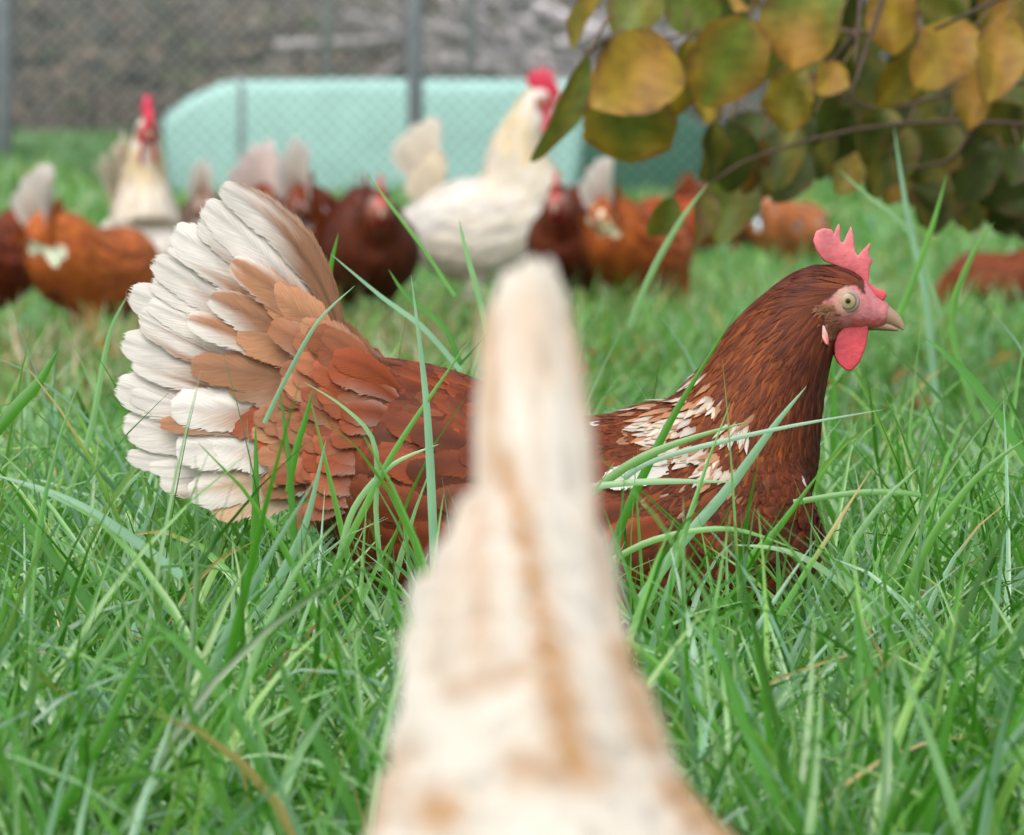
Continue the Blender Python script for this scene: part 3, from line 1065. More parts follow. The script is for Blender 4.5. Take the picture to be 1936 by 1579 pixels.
def main_tail(geo, rg):
    def L(px, py, y):
        return np.array(((px - 1000) * U, y * U, (1491 - py) * U))
    rect = [((645, 610), (411, 323), 38, 26, .5, 1.0), ((628, 640), (380, 356), 50, 16, .42, 0), ((612, 665), (322, 404), 54, 14, .45, 0), ((600, 690), (284, 462), 46, 10, .36, 0),
            ((592, 710), (241, 520), 50, 6, .38, 0), ((590, 715), (262, 560), 48, 2, .42, 0), ((585, 735), (227, 612), 50, 0, .36, 0), ((578, 760), (216, 698), 54, -6, .36, 0),
            ((572, 790), (230, 768), 48, -10, .34, 0), ((570, 815), (236, 830), 30, -14, .3, 0), ((565, 835), (300, 872), 44, -12, .38, 0)]
    full = []
    for i, f_ in enumerate(rect):
        full.append(f_)
        if 0 < i < len(rect) - 1:
            g_ = rect[i + 1]
            full.append((((f_[0][0] + g_[0][0]) / 2, (f_[0][1] + g_[0][1]) / 2), ((f_[1][0] + g_[1][0]) / 2 + rg.uniform(6, 26), (f_[1][1] + g_[1][1]) / 2 + rg.normal(0, 8)),
                         (f_[2] + g_[2]) / 2 * rg.uniform(.62, .9), (f_[3] + g_[3]) / 2 + rg.normal(0, 5), f_[4] + rg.uniform(0, .14), rg.choice((0, 0, 1, -1)) * .9))
    rect = full
    for sy in (1, -1):
        for i, (a, b, w, bd, bt, eb) in enumerate(rect):
            ya = sy * (10 + 2.2 * i)
            yb = sy * (14 + 4.4 * i - 0.07 * i * i)
            j = rg.normal(0, 6, 2) if sy > 0 else (0, 0)
            root, tip = L(*a, ya), L(b[0] + j[0] + (18 if sy > 0 else 0), b[1] + j[1] + (12 if sy > 0 else 0), yb)
            d = tip - root
            perp = np.array((-d[2], 0, d[0]))
            perp /= np.linalg.norm(perp)
            if perp[2] < 0:
                perp = -perp
            nrm = np.array((0.16 * sy * rg.normal(), -1.0, 0.35 if sy < 0 else -0.35))
            free_feather(geo, root, tip, w * U, nrm, perp * bd * 1.6 * U + np.array((0, -6 * U * sy, 0)), tail_white(rg, bt + .1, TAN * rg.uniform(.8, 1.1), WHITE, eb), rg, 'quill', 9, 0.035, 0.16)
    cov = [((660, 640), (437, 462), 38, TAN, .99), ((650, 665), (392, 532), 40, TAN * .9, .98), ((640, 690), (352, 572), 36, TAN * 1.05, .9), ((660, 650), (500, 520), 44, TAN * 1.25, 2),
           ((655, 680), (448, 590), 54, TAN * 1.1, 2), ((650, 720), (358, 660), 42, TAN * .85, 2), ((640, 740), (430, 690), 50, TAN * .8, 2), ((630, 770), (320, 742), 52, TAN, .35),
           ((620, 800), (298, 770), 26, TAN * .9, 2), ((640, 790), (420, 756), 50, CHEST * 1.5, 2), ((620, 830), (330, 820), 50, TAN, .3), ((610, 850), (400, 812), 52, TAN * 1.1, .5),
           ((610, 880), (355, 902), 46, np.array((.58, .40, .26)), .7), ((600, 900), (400, 930), 50, np.array((.55, .36, .22)), 2), ((700, 650), (575, 600), 40, TAN * .95, 2),
           ((720, 690), (540, 660), 50, TAN * .8, 2), ((720, 730), (520, 730), 52, CHEST * 1.5, 2), ((700, 690), (560, 640), 30, TAN * 1.3, 2), ((690, 800), (480, 800), 55, CHEST * 1.4, 2)]
    extra = []
    for i in range(95):     # soft small coverts, row on row towards the body
        q = rg.uniform(0, 1)
        row = rg.uniform(0, 1)
        bx_, by_ = 690 + 80 * row - 20 * q, 668 + 205 * q + 42 * row
        an = R(180 - np.interp(q, [0, 1], [46 - 22 * row, -12]) + rg.normal(0, 8))
        ln = rg.uniform(150, 215) * (1 - .25 * row)
        tx, ty = bx_ + math.cos(an) * ln, by_ - math.sin(an) * ln
        c = blend(TAN * rg.uniform(.75, 1.35), CHEST * rg.uniform(.8, 1.4), np.clip(row * 1.1 + rg.normal(0, .15), 0, 1))
        extra.append((row, (bx_, by_), (tx, ty), rg.uniform(24, 38), c, rg.uniform(.6, .8) if row < .12 and rg.uniform() < .3 else 2))
    extra.sort(key=lambda t_: t_[0])
    for sy in (-1, 1):
        for i, (a, b, w, c, bt) in enumerate(cov + [e[1:] for e in extra]):
            j = i if i < len(cov) else len(cov) + (i - len(cov)) * .28
            ya = sy * (62 + 1.6 * j)
            yb = sy * (66 + 2.2 * j)
            root, tip = L(*a, ya), L(*b, yb)
            d = tip - root
            perp = np.array((-d[2], 0, d[0]))
            perp /= np.linalg.norm(perp)
            if perp[2] < 0:
                perp = -perp
            nrm = np.array((0.12 * rg.normal(), -1.0, 0.3 * -sy))
            pale = blend(c, WHITE, .35)
            cf = tail_white(rg, bt, c) if bt < 1 else plain_col(c * rg.uniform(.85, 1), pale if rg.uniform() < .5 else c * 1.35, c * rg.uniform(.9, 1.4), None, .8)
            free_feather(geo, root, tip, w * U, nrm, perp * 10 * U + np.array((0, sy * 8 * U, 0)), cf, rg, 'quill', 7, 0.07, 0.14)


def auto_tail(x0=-400, z0=700, ang=(100, 165), length=430, k=7, width=44, spread=60, white=WHITE, brown_to=0.35, tan=TAN, curve=12, tent=0.0):
    def fn(geo, rg):
        for sy in (-1, 1):
            for i in range(k):
                q = i / (k - 1)
                an = R(np.interp(q, [0, 1], ang))
                ln = length * rg.uniform(.9, 1.05) * (1 - .18 * q)
                root = np.array((x0 + 60 * math.cos(an) * .3, sy * (12 + 4 * i), z0 - 50 * q)) * U
                tip = root + np.array((math.cos(an) * ln, sy * (4 + spread * q), math.sin(an) * ln)) * U
                d = tip - root
                perp = np.array((-d[2], 0, d[0]))
                perp /= np.linalg.norm(perp)
                if perp[2] < 0:
                    perp = -perp
                free_feather(geo, root, tip, width * U, (0.1 * rg.normal() - tent, -sy, 0.25), perp * curve * U, tail_white(rg, brown_to, tan, white, 0, False), rg, 'quill', 5, 0.05, 0.15)
            for i in range(k):   # coverts over the tail root
                q = i / (k - 1)
                an = R(np.interp(q, [0, 1], (ang[0] + 8, ang[1] + 12)))
                ln = length * .55
                root = np.array((x0 + 50, sy * (40 + 5 * i), z0 - 20 - 90 * q)) * U
                tip = root + np.array((math.cos(an) * ln, sy * (10 + 20 * q), math.sin(an) * ln)) * U
                free_feather(geo, root, tip, width * 1.1 * U, (0, -1, 0.3 * -sy), (0, sy * 10 * U, 0), plain_col(tan * rg.uniform(.8, 1.15), None, None, None, 1), rg, 'quill', 5, 0.05, 0.2)
    return fn


def at(px, D):
    x = wx(px, D)
    return (x, D, float(terrain(x, D)))


FLOCK = 'free range hens grazing in the background'
# the sharp hen
patches = []
_pr = np.random.default_rng(8)
for px, py, cnt_, sp_, L_, W_ in [(1225, 752, 4, 14, 60, 12), (1262, 786, 9, 24, 62, 15), (1285, 772, 5, 14, 50, 13), (1308, 832, 9, 18, 62, 16), (1352, 858, 8, 16, 66, 14), (1330, 692, 5, 10, 55, 10), (1352, 742, 5, 12, 50, 10),
                                  (1396, 775, 5, 10, 60, 9), (1345, 835, 4, 14, 50, 12), (1240, 770, 4, 16, 50, 12), (1300, 742, 5, 22, 55, 11), (1375, 800, 3, 10, 44, 9), ]:
    for _ in range(int(cnt_ * 2.2)):
        patches.append((px + _pr.normal(0, sp_), py - 12 + _pr.normal(0, sp_ * .55), L_ * _pr.uniform(.7, 1.2), W_ * _pr.uniform(.6, 1.3), blend(WHITE, CREAM, _pr.uniform(0, .5)) * _pr.uniform(.62, .95) if _pr.uniform() < .74 else TAN * _pr.uniform(1, 1.6)))
for _ in range(26):       # tan ear tuft and cheek bristles
    patches.append((1566 + _pr.normal(0, 7), 556 + _pr.normal(0, 6), 22, 3.2, np.array((.30, .135, .07)) * _pr.uniform(.7, 1.3)))
for _ in range(34):
    patches.append((1575 + _pr.normal(0, 10), 592 + _pr.normal(0, 13), 17, 2.6, np.array((.24, .09, .05)) * _pr.uniform(.6, 1.3)))
h = chicken('hen', at(1000, 4.5), 0, HEN_TORSO, HEN_NECK_UP, HEAD_UP, main_tail, main_colour, (0.09, 0.024, 0.012), 2500, 4200, 0.0022, 3, fine=True, tail_mat=M_FEATHER,
            comb_col=((0.50, 0.055, 0.07), (0.66, 0.21, 0.23)), patches=patches, face_col=(0.52, 0.18, 0.19))
tag(h, 'sharp chestnut hen in profile in tall grass with fanned white tail', 'hen')


# the blurred hen in front, seen from behind with its tail held upright
FGD = 2.12


def fg_pigment(px, py):
    """Buff markings of the front hen, as they lie on its feathers."""
    px, py = np.asarray(px, float), np.asarray(py, float)
    buff = np.zeros_like(px)

    def seg(x0, y0, x1, y1, w0, w1, a):
        t = np.clip(((px - x0) * (x1 - x0) + (py - y0) * (y1 - y0)) / ((x1 - x0) ** 2 + (y1 - y0) ** 2), 0, 1)
        d = np.hypot(px - x0 - t * (x1 - x0), py - y0 - t * (y1 - y0))
        return a * np.exp(-(d / (w0 + (w1 - w0) * t)) ** 2)
    for q in ((950, 860, 1010, 1080, 18, 26, 1.0), (1010, 1080, 1090, 1450, 26, 46, 1.0), (895, 960, 905, 1230, 30, 40, .5), (1140, 1000, 1180, 1240, 22, 34, .4), (1185, 1230, 1240, 1400, 34, 42, .85),
              (815, 1530, 835, 1535, 45, 45, .95), (690, 1560, 720, 1500, 40, 40, .6), (1290, 1490, 1380, 1590, 45, 55, .95), (850, 1300, 990, 1265, 24, 24, .6),
              (918, 600, 930, 900, 24, 20, .75), (1092, 600, 1122, 800, 24, 18, .7), (1000, 590, 1020, 700, 66, 50, .38), (985, 1450, 1130, 1465, 40, 40, .7), (840, 1060, 820, 1260, 16, 20, .35),
              (1010, 760, 1030, 960, 9, 9, .4), (1120, 860, 1150, 1130, 14, 18, .5), (760, 1420, 720, 1480, 30, 30, .5)):
        buff = np.maximum(buff, seg(*q))
    return blend(blend(np.array((.88, .84, .77)), CREAM, .02), np.array((0.62, 0.37, 0.18)), np.clip(buff, 0, 1))


SIL_Y = [470, 500, 560, 620, 700, 800, 900, 960, 1010, 1060, 1120, 1200, 1300, 1400, 1500, 1580, 1700]
SIL_L = [985, 945, 915, 905, 902, 893, 880, 850, 806, 776, 756, 743, 742, 722, 685, 650, 600]
SIL_R = [1040, 1068, 1088, 1100, 1112, 1125, 1138, 1142, 1150, 1158, 1170, 1195, 1245, 1275, 1350, 1430, 1520]


def fg_tail(geo, rg):
    k = FGD / FPX / U        # photo pixels at this depth -> units

    def Q(px, py, dx):       # local: x forward (world +Y), y left (world -X)
        w_ = P(px, py, FGD + dx * U)
        return np.array((dx * U, -(w_[0] - FG_LOC[0]), w_[2] - FG_LOC[2]))
    tips = []
    rows = [(yy, 9, rg.uniform(560, 720)) for yy in (500, 530, 575, 630, 700, 790)] + [(yy, 0, 0) for yy in np.linspace(930, 1640, 26)]
    for yy, m_, ln in rows:
        wd = np.interp(yy, SIL_Y, SIL_R) - np.interp(yy, SIL_Y, SIL_L)
        m_ = m_ or int(5 + wd / 60)
        for j in range(m_):
            q = (j + rg.uniform(.2, .8)) / m_
            tips.append((q * 2 - 1, max(486, yy + rg.normal(0, 14)), ln * rg.uniform(.9, 1.1) if ln else rg.uniform(250, 360)))
    for q, yy, ln in sorted(tips, key=lambda t_: t_[1]):
        wpx = rg.uniform(24, 38) if yy < 920 else rg.uniform(34, 54)
        l_, r_ = np.interp(yy, SIL_Y, SIL_L) + wpx * .5, np.interp(yy, SIL_Y, SIL_R) - wpx * .5
        tx = (l_ + r_) / 2 + q * (r_ - l_) / 2
        cx_ = np.interp(yy + ln, [500, 900, 1300, 1700], [1020, 1030, 1020, 1035])
        rx = cx_ + (tx - (l_ + r_) / 2) * (.8 if yy > 900 else 1.15)
        dep = -250 - (yy - 480) * .10 - (1 - q * q) * (25 + .05 * (yy - 480))
        root, tip = Q(rx, yy + ln, dep + 40), Q(tx, yy, dep)

        def cf(T, Uu, rx=rx, tx=tx, yy=yy, ln=ln, wpx=wpx, v=rg.uniform(.95, 1.03), st=rg.uniform(0, .26) ** 1.2):
            return blend(fg_pigment(rx + (tx - rx) * T + Uu * wpx, yy + ln * (1 - T)), np.array((.66, .50, .32)), st * (1 - np.abs(Uu))) * v
        free_feather(geo, root, tip, wpx * k * U, (-1, 0.4 * -q + rg.normal(0, .05), 0.15), (-8 * U, 0, 0), cf, rg, 'quill', 7, .04, .1)


def fg_colour(kind, s, x, y, z, rg):
    v = rg.uniform(.92, 1.05)
    n_ = math.sin(x * .017 + y * .031 + 2.0) + math.sin(z * .023 - y * .02) + rg.normal(0, .35)
    c = np.array((0.64, 0.40, 0.20)) if n_ > .75 else blend(WHITE, CREAM, rg.uniform(0, .3))
    return plain_col(c * v, c * v)


FG_LOC = at(1035, FGD)
FG_TORSO = [(-250, 420, 60, 70), (-210, 420, 130, 130), (-110, 415, 180, 175), (20, 410, 205, 205), (150, 410, 212, 222), (280, 410, 205, 215), (380, 415, 180, 185), (460, 420, 140, 140), (510, 425, 85, 90)]
h = chicken('hen', FG_LOC, R(90), FG_TORSO, HEN_NECK_PECK, HEAD_PECK, fg_tail, fg_colour, tuple(WHITE * .9), 700, 300, 0.005, 7, tail_mat=M_SOFT)
tag(h, 'blurred white and buff hen nearest the viewer, seen from behind with upright tail', 'hen')

# roosters
rt = auto_tail(-330, 800, (84, 128), 400, 8, 62, 60, blend(WHITE, CREAM, .18), .1, blend(WHITE, CREAM, .5), 20)
ROO = dict(torso=ROO_TORSO, neck=ROO_NECK, head=HEAD_ROO, colour=rooster_colour, skin=tuple(WHITE * .9), n_torso=520, n_neck=420, voxel=0.006, rooster=True,
           comb_col=((0.50, 0.012, 0.04), (0.60, 0.05, 0.10)), face_col=(0.5, 0.06, 0.08))
h = chicken('rooster', at(920, 13.5), 0, tailfn=rt, seed=21, **ROO)
tag(h, 'cream white rooster in profile standing in front of the metal post', 'rooster', 'white roosters')
rt2 = auto_tail(-330, 800, (80, 118), 500, 10, 92, 150, blend(WHITE, CREAM, .3), .12, blend(WHITE, CREAM, .7), 20)
h = chicken('rooster', at(266, 11.9), R(-80), tailfn=rt2, seed=22, scale=0.885, **ROO)
tag(h, 'cream white rooster facing the viewer with narrow upright pink comb', 'rooster', 'white roosters')

# grazing hens
POSE = {'up': (HEN_NECK_UP, HEAD_UP), 'peck': (HEN_NECK_PECK, HEAD_PECK), 'low': (HEN_NECK_LOW, HEAD_LOW)}
flock = [
    # px, depth, yaw, pose, colour, tail, scale, label
    (-72, 11.6, 62, 'low', brown_colour((.8, .7, .7)), 'brown', 1.0, 'brown hen cut by the left edge of the picture'),
    (160, 11.5, 60, 'peck', brown_colour((2.0, 2.3, 2.0)), 'white', .93, 'ginger hen with pointed white tail and white vent, left of the facing rooster'),
    (400, 14.5, 84, 'peck', brown_colour((1, 1, 1), .5), 'white', .9, 'half hidden hen showing a small white tail tip before the teal shelter'),
    (520, 13.2, 82, 'peck', brown_colour((.9, .8, .8), .25), 'pink', 1.0, 'hen with broad pinkish white tail behind the fanned tail'),
    (600, 12.2, 78, 'peck', brown_colour((.75, .65, .65)), 'white', 1.0, 'brown hen with narrow white tail seen from behind, left of the dark hen'),
    (698, 12.0, -84, 'low', brown_colour((.36, .30, .34)), 'brown', .98, 'very dark brown hen facing the viewer with small pink comb'),
    (1092, 12.6, -100, 'low', brown_colour((.5, .42, .45)), 'brown', .98, 'dark hen with pink face peering out right of the profile rooster'),
    (1196, 12.2, 66, 'peck', brown_colour((1.8, 1.9, 1.5)), 'white', .92, 'brown hen with tall white tail pecking under the yellow leaves'),
    (1312, 16.0, 150, 'peck', brown_colour((1.4, 1.1, 1.0)), 'brown', .85, 'reddish hen low in the far grass under the leaves'),
    (1395, 17.0, 20, 'peck', brown_colour((.6, .5, .5)), 'brown', .8, 'small dark hen far back between the reddish and the tan hen'),
    (1480, 15.2, 60, 'peck', brown_colour((2.4, 3.6, 4.6), .1), 'tan', .82, 'tan hen far back just left of the sharp hen\'s comb'),
    (1925, 12.6, 165, 'peck', brown_colour((.8, .8, .8), 0, False), 'brown', .68, 'brown hen pecking at the right edge of the picture'),
]
for i, (px, D, yaw, pose, colr, tl, sc_, lab) in enumerate(flock):
    nk, hd = POSE[pose]
    if tl == 'white':
        tf = auto_tail(-370, 710, (80, 122), 380, 7, 52, 40, WHITE, .3, ORANGE, 12, .5)
    elif tl == 'pink':
        tf = auto_tail(-370, 710, (80, 128), 370, 8, 66, 110, np.array((.74, .64, .60)), .2, TAN, 12, .9)
    elif tl == 'tan':
        tf = auto_tail(-400, 680, (105, 150), 300, 6, 46, 30, np.array((.6, .38, .24)), .2, TAN)
    else:
        tf = auto_tail(-400, 680, (112, 160), 260, 6, 44, 30, CHEST * 1.3, .4, CHEST)
    h = chicken('hen', at(px, D), R(yaw), HEN_TORSO, nk, hd, tf, colr, (0.13, 0.04, 0.02), 420, 260, 0.006, 40 + i, sc_)
    tag(h, lab, 'hen', FLOCK)

# ------------------------------------------------------------------ the autumn bush hanging in from the right
bush = empty('autumn_bush', (1.05, 7.4, 0))
tag(bush, 'hazel like bush with yellow, orange and olive leaves hanging in at top right', 'bush')
rng = np.random.default_rng(77)
LG = BG = Geo()
bl = np.array(bush.location)
stems = [[(0.0, 0.1, -0.05), (-0.1, 0.0, .35), (-.3, -.15, .75), (-.62, -.4, .95)], [(0.05, 0.05, -.05), (0, .1, .5), (-.25, .25, .95), (-.6, .3, 1.2)],
         [(0.08, 0, -.05), (.2, -.1, .5), (.35, -.1, 1.0), (.4, -.2, 1.5)], [(-.02, .08, -.05), (-.15, .2, .3), (-.45, .1, .55), (-.8, -.1, .62)],
         [(-0.05, 0, -.05), (-.1, -.2, .3), (-.35, -.6, .55), (-.75, -.85, .66)]]
for st_ in stems:
    q = smooth_chain(st_, 14)
    sg_ = Geo()
    tube(sg_, q, np.linspace(.017, .005, 14), (0.10, 0.075, 0.055), 8)
    sg_.build('stem', M_BARK, bush)
    for k in range(7):
        i = rng.integers(4, 13)
        d = np.array((rng.normal(-.3, .5), rng.normal(0, .5), rng.normal(.0, .4)))
        d /= np.linalg.norm(d)
        p0_ = q[i]
        e = p0_ + d * rng.uniform(.15, .4)
        tube(BG, smooth_chain([p0_, (p0_ + e) / 2 + rng.normal(0, .03, 3), e + np.array((0, 0, -.03))], 8), np.linspace(.005, .0015, 8), (0.12, 0.085, 0.06), 6)



def leaf(c, ax, nrm, Ln, Wd, colf, cup=0.12, wav=0.0):
    """Rounded hazel leaf: base at c - ax*L/2, tip at c + ax*L/2."""
    ax = np.asarray(ax, float)
    ax /= np.linalg.norm(ax)
    nrm = np.asarray(nrm, float)
    nrm = nrm - ax * nrm.dot(ax)
    nrm /= np.linalg.norm(nrm) + 1e-9
    sd = np.cross(ax, nrm)
    ts = np.concatenate([[0, .04, .1], np.linspace(.16, .9, 14), [.94, .98, 1.0]])
    us = np.linspace(-1, 1, 7)
    T, Uu = np.meshgrid(ts, us, indexing='ij')
    w = np.sin(np.pi * np.clip(ts, 0, 1) ** 0.86) ** 0.62
    w[0] = 0.04
    w[-1] = 0.03
    w = w * (1 + .05 * np.sin(ts * rng.uniform(8, 16) + rng.uniform(0, 6)) + .02 * rng.normal(0, 1, len(ts)))
    if Ln > .03:
        q_ = smooth_chain([c - ax * Ln * .5, c - ax * Ln * .62 - nrm * Ln * .03, c - ax * Ln * .8 + np.array((rng.normal(0, .006), .01, .008))], 5)
        tube(BG, q_, [.0009, .0011, .0013, .0014, .0016], (.20, .13, .06), 5)
    v = (c + ax * ((T - .5) * Ln)[..., None] + sd * (Uu * w[:, None] * Wd / 2)[..., None]
         + nrm * (cup * Wd * (np.abs(Uu) ** 1.5 * w[:, None]) - .25 * Ln * (T - .4) ** 2 * .8 + wav * Wd * np.sin(T * 9 + Uu * 2) * .5)[..., None])
    f = [(i * 7 + k, i * 7 + k + 1, (i + 1) * 7 + k + 1, (i + 1) * 7 + k) for i in range(len(ts) - 1) for k in range(6)]
    LG.add(v.reshape(-1, 3), f, colf(T, Uu).reshape(-1, 3))


for tw_ in ([(2830, 200, 7.4), (2300, 60, 7.2), (2050, 20, 7.0), (1800, 55, 6.95), (1600, 62, 6.9), (1420, 40, 6.8), (1270, 72, 6.8), (1190, 62, 6.8)], [(2830, 260, 7.4), (2400, 170, 7.3), (2100, 150, 7.2), (1850, 165, 7.1), (1650, 205, 7.1), (1500, 118, 7.0)],
            [(2830, 420, 7.4), (2400, 330, 7.4), (2100, 260, 7.4), (1850, 230, 7.3), (1620, 245, 7.3), (1420, 300, 7.2), (1350, 345, 7.2)], [(1500, 50, 6.85), (1400, 60, 6.75), (1340, 90, 6.7)],
            [(1620, 62, 6.9), (1560, 130, 6.95), (1510, 150, 7.0)], [(1850, 230, 7.3), (1800, 300, 7.35), (1700, 320, 7.4)], [(1180, 62, 6.8), (1120, 90, 6.6), (1095, 125, 6.5)]):
    q_ = smooth_chain([tuple(P(t_[0], t_[1], t_[2] * 1.09 if t_[2] < 7.2 else t_[2] + .35) - bl) for t_ in tw_], 16)
    sg_ = Geo()
    tube(sg_, q_, np.linspace(.0045, .0010, 16), (.10, .07, .05), 6)
    sg_.build('twig', M_BARK, bush)
YEL, ORG, GRN, OLV, DKG, BRN = (np.array(q) for q in ((0.36, 0.24, 0.025), (0.37, 0.195, 0.035), (0.13, 0.17, 0.03), (0.17, 0.155, 0.025), (0.042, 0.058, 0.010), (0.18, 0.105, 0.05)))  # DKG is dark green, deepened to carry the shade inside the bush


def leaf_col(a, b, mode):
    ph = rng.uniform(0, 6)

    def fn(T, Uu):
        if mode == 'edge':
            k = np.clip(np.abs(Uu) * 1.1 + np.abs(T - .5) * 1.1 - .35 + .2 * np.sin(T * 7 + ph), 0, 1)
        elif mode == 'tip':
            k = np.clip((T - .5) * 2.2 + .5 + .25 * np.sin(Uu * 4 + ph), 0, 1)
        else:
            k = np.clip(.5 + .5 * np.sin(T * 6 + Uu * 3 + ph), 0, 1)
        c = blend(a, b, k)
        vein = 1 - .16 * np.clip(np.sin((T - .35 * np.abs(Uu)) * 38) * 2 - 1, 0, 1)
        brown = np.clip((np.abs(Uu) - .7) * 3 * (np.sin(T * 11 + ph * 2) > .25), 0, .8)
        c = blend(c * vein[..., None], np.array((.16, .075, .03)), brown)
        return c * np.where(np.abs(Uu) < .05, 1.2, 1.0)[..., None]
    return fn


# (px, py, length px, width px, angle of tip from +x anticlockwise, depth, colour a, colour b, mode, tilt)
FL = [(1200, 145, 200, 150, 215, 6.7, YEL, ORG, 'mix', .2), (1190, 235, 150, 165, 262, 6.75, GRN, YEL, 'edge', .1), (1372, 118, 185, 140, 245, 6.6, GRN * 1.25, ORG, 'edge', .2),
      (1525, 45, 170, 150, 250, 6.6, GRN * 1.2, ORG, 'tip', .2), (1690, 35, 130, 95, 268, 6.7, ORG, YEL, 'mix', .3), (1205, 28, 120, 105, 230, 6.9, GRN, OLV, 'mix', .3),
      (1105, 42, 120, 34, 240, 6.8, YEL * .8, OLV, 'mix', .9), (1312, 18, 110, 100, 290, 6.9, GRN, GRN * 1.2, 'mix', .1), (1498, 190, 125, 92, 255, 6.9, OLV * 1.2, YEL, 'edge', .2),
      (1785, 105, 150, 110, 225, 6.8, ORG, YEL, 'mix', .2), (1890, 110, 170, 95, 255, 6.7, ORG, YEL * .9, 'mix', .3), (1905, 25, 120, 105, 240, 6.9, ORG, OLV, 'mix', .2),
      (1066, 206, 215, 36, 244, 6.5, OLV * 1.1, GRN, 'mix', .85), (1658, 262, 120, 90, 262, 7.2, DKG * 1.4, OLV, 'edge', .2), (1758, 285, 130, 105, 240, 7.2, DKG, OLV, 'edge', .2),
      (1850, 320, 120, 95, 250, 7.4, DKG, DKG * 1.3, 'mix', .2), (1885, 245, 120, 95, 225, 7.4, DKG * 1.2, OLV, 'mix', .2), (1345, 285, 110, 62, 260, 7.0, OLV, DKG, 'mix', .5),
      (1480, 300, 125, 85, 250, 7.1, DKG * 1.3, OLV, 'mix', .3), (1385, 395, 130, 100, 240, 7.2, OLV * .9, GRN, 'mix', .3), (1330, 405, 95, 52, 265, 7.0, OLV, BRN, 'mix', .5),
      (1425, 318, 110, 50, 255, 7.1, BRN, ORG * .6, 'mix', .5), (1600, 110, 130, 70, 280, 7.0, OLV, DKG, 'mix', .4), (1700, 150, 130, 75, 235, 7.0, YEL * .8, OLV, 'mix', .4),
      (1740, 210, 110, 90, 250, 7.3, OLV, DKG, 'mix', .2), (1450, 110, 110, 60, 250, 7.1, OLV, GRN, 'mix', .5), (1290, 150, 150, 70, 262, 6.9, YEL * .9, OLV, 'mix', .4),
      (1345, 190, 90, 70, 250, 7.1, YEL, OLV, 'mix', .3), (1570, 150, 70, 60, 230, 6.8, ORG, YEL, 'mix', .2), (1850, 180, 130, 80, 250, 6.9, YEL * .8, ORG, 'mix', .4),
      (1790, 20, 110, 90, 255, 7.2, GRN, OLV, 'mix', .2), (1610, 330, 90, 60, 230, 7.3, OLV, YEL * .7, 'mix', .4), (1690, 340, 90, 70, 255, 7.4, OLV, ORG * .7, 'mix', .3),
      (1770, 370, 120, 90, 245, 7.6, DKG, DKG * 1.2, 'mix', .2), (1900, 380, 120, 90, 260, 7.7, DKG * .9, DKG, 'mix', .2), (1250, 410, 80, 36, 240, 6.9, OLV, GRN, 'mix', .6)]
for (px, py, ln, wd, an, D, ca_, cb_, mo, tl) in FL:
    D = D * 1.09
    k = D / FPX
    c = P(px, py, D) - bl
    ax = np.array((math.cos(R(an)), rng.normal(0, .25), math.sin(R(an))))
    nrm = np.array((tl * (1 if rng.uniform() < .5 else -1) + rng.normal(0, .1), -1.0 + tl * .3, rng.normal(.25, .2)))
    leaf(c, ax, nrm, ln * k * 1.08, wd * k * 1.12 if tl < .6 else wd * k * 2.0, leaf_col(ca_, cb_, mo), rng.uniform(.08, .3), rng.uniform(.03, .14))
# the rest of the crown: fills the corner, and goes on out of frame above and to the right
pol = [(1080, -700), (1180, -60), (1400, 30), (1480, 200), (1330, 330), (1330, 400), (1430, 370), (1560, 290), (1640, 330), (1720, 395), (1960, 415), (2900, 420), (2900, -700)]


def inside(px, py):
    c = False
    j = len(pol) - 1
    for i in range(len(pol)):
        xi, yi = pol[i]
        xj, yj = pol[j]
        if (yi > py) != (yj > py) and px < (xj - xi) * (py - yi) / (yj - yi) + xi:
            c = not c
        j = i
    return c


cnt = 0
while cnt < 900:
    px, py = rng.uniform(1080, 2900), rng.uniform(-700, 430)
    if not inside(px, py):
        continue
    infr = px < 1960 and py > -40
    if infr and py < 240 and rng.uniform() < .35:
        continue
    D = rng.uniform(7.7, 9.6)
    k = D / FPX
    dark = py > 200 or rng.uniform() < .5  # lower leaves take dark tones: shade of the bush's underside put into colour
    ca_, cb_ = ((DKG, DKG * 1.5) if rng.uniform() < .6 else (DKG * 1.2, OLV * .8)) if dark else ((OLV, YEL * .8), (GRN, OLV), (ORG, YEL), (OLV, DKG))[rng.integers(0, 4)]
    an = rng.normal(250, 30)
    ln = rng.uniform(70, 150)
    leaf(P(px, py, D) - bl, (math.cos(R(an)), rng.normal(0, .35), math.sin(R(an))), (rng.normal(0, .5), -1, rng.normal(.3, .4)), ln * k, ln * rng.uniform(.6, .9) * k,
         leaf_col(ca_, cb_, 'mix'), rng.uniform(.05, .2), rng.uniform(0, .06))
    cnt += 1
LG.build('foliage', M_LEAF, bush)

# a few dropped leaves lying in the grass under and beside the bush
rng = np.random.default_rng(31)
keepLG = LG
LG = BG = Geo()
for k in range(60):
    D = rng.uniform(5.2, 10.5)
    px = rng.uniform(1050, 1936) if k < 34 else rng.uniform(0, 1936)
    x_ = wx(px, D)
    if abs(x_ - .05) < .3 and D < 5:
        continue
    ln = rng.uniform(.018, .042)
    leaf(np.array((x_, D, float(terrain(x_, D)) + rng.uniform(.05, .09))), (rng.normal(), rng.normal(), rng.normal(0, .5)), (rng.normal(0, .6), -.6, 1), ln, ln * rng.uniform(.6, .85), leaf_col(ORG, (BRN, YEL, BRN * .7)[k % 3], 'mix'), .2, .08)
tag(LG.build('fallen_leaves', M_LEAF), 'small dropped orange and brown leaves lying in the grass', None, None, 'stuff')

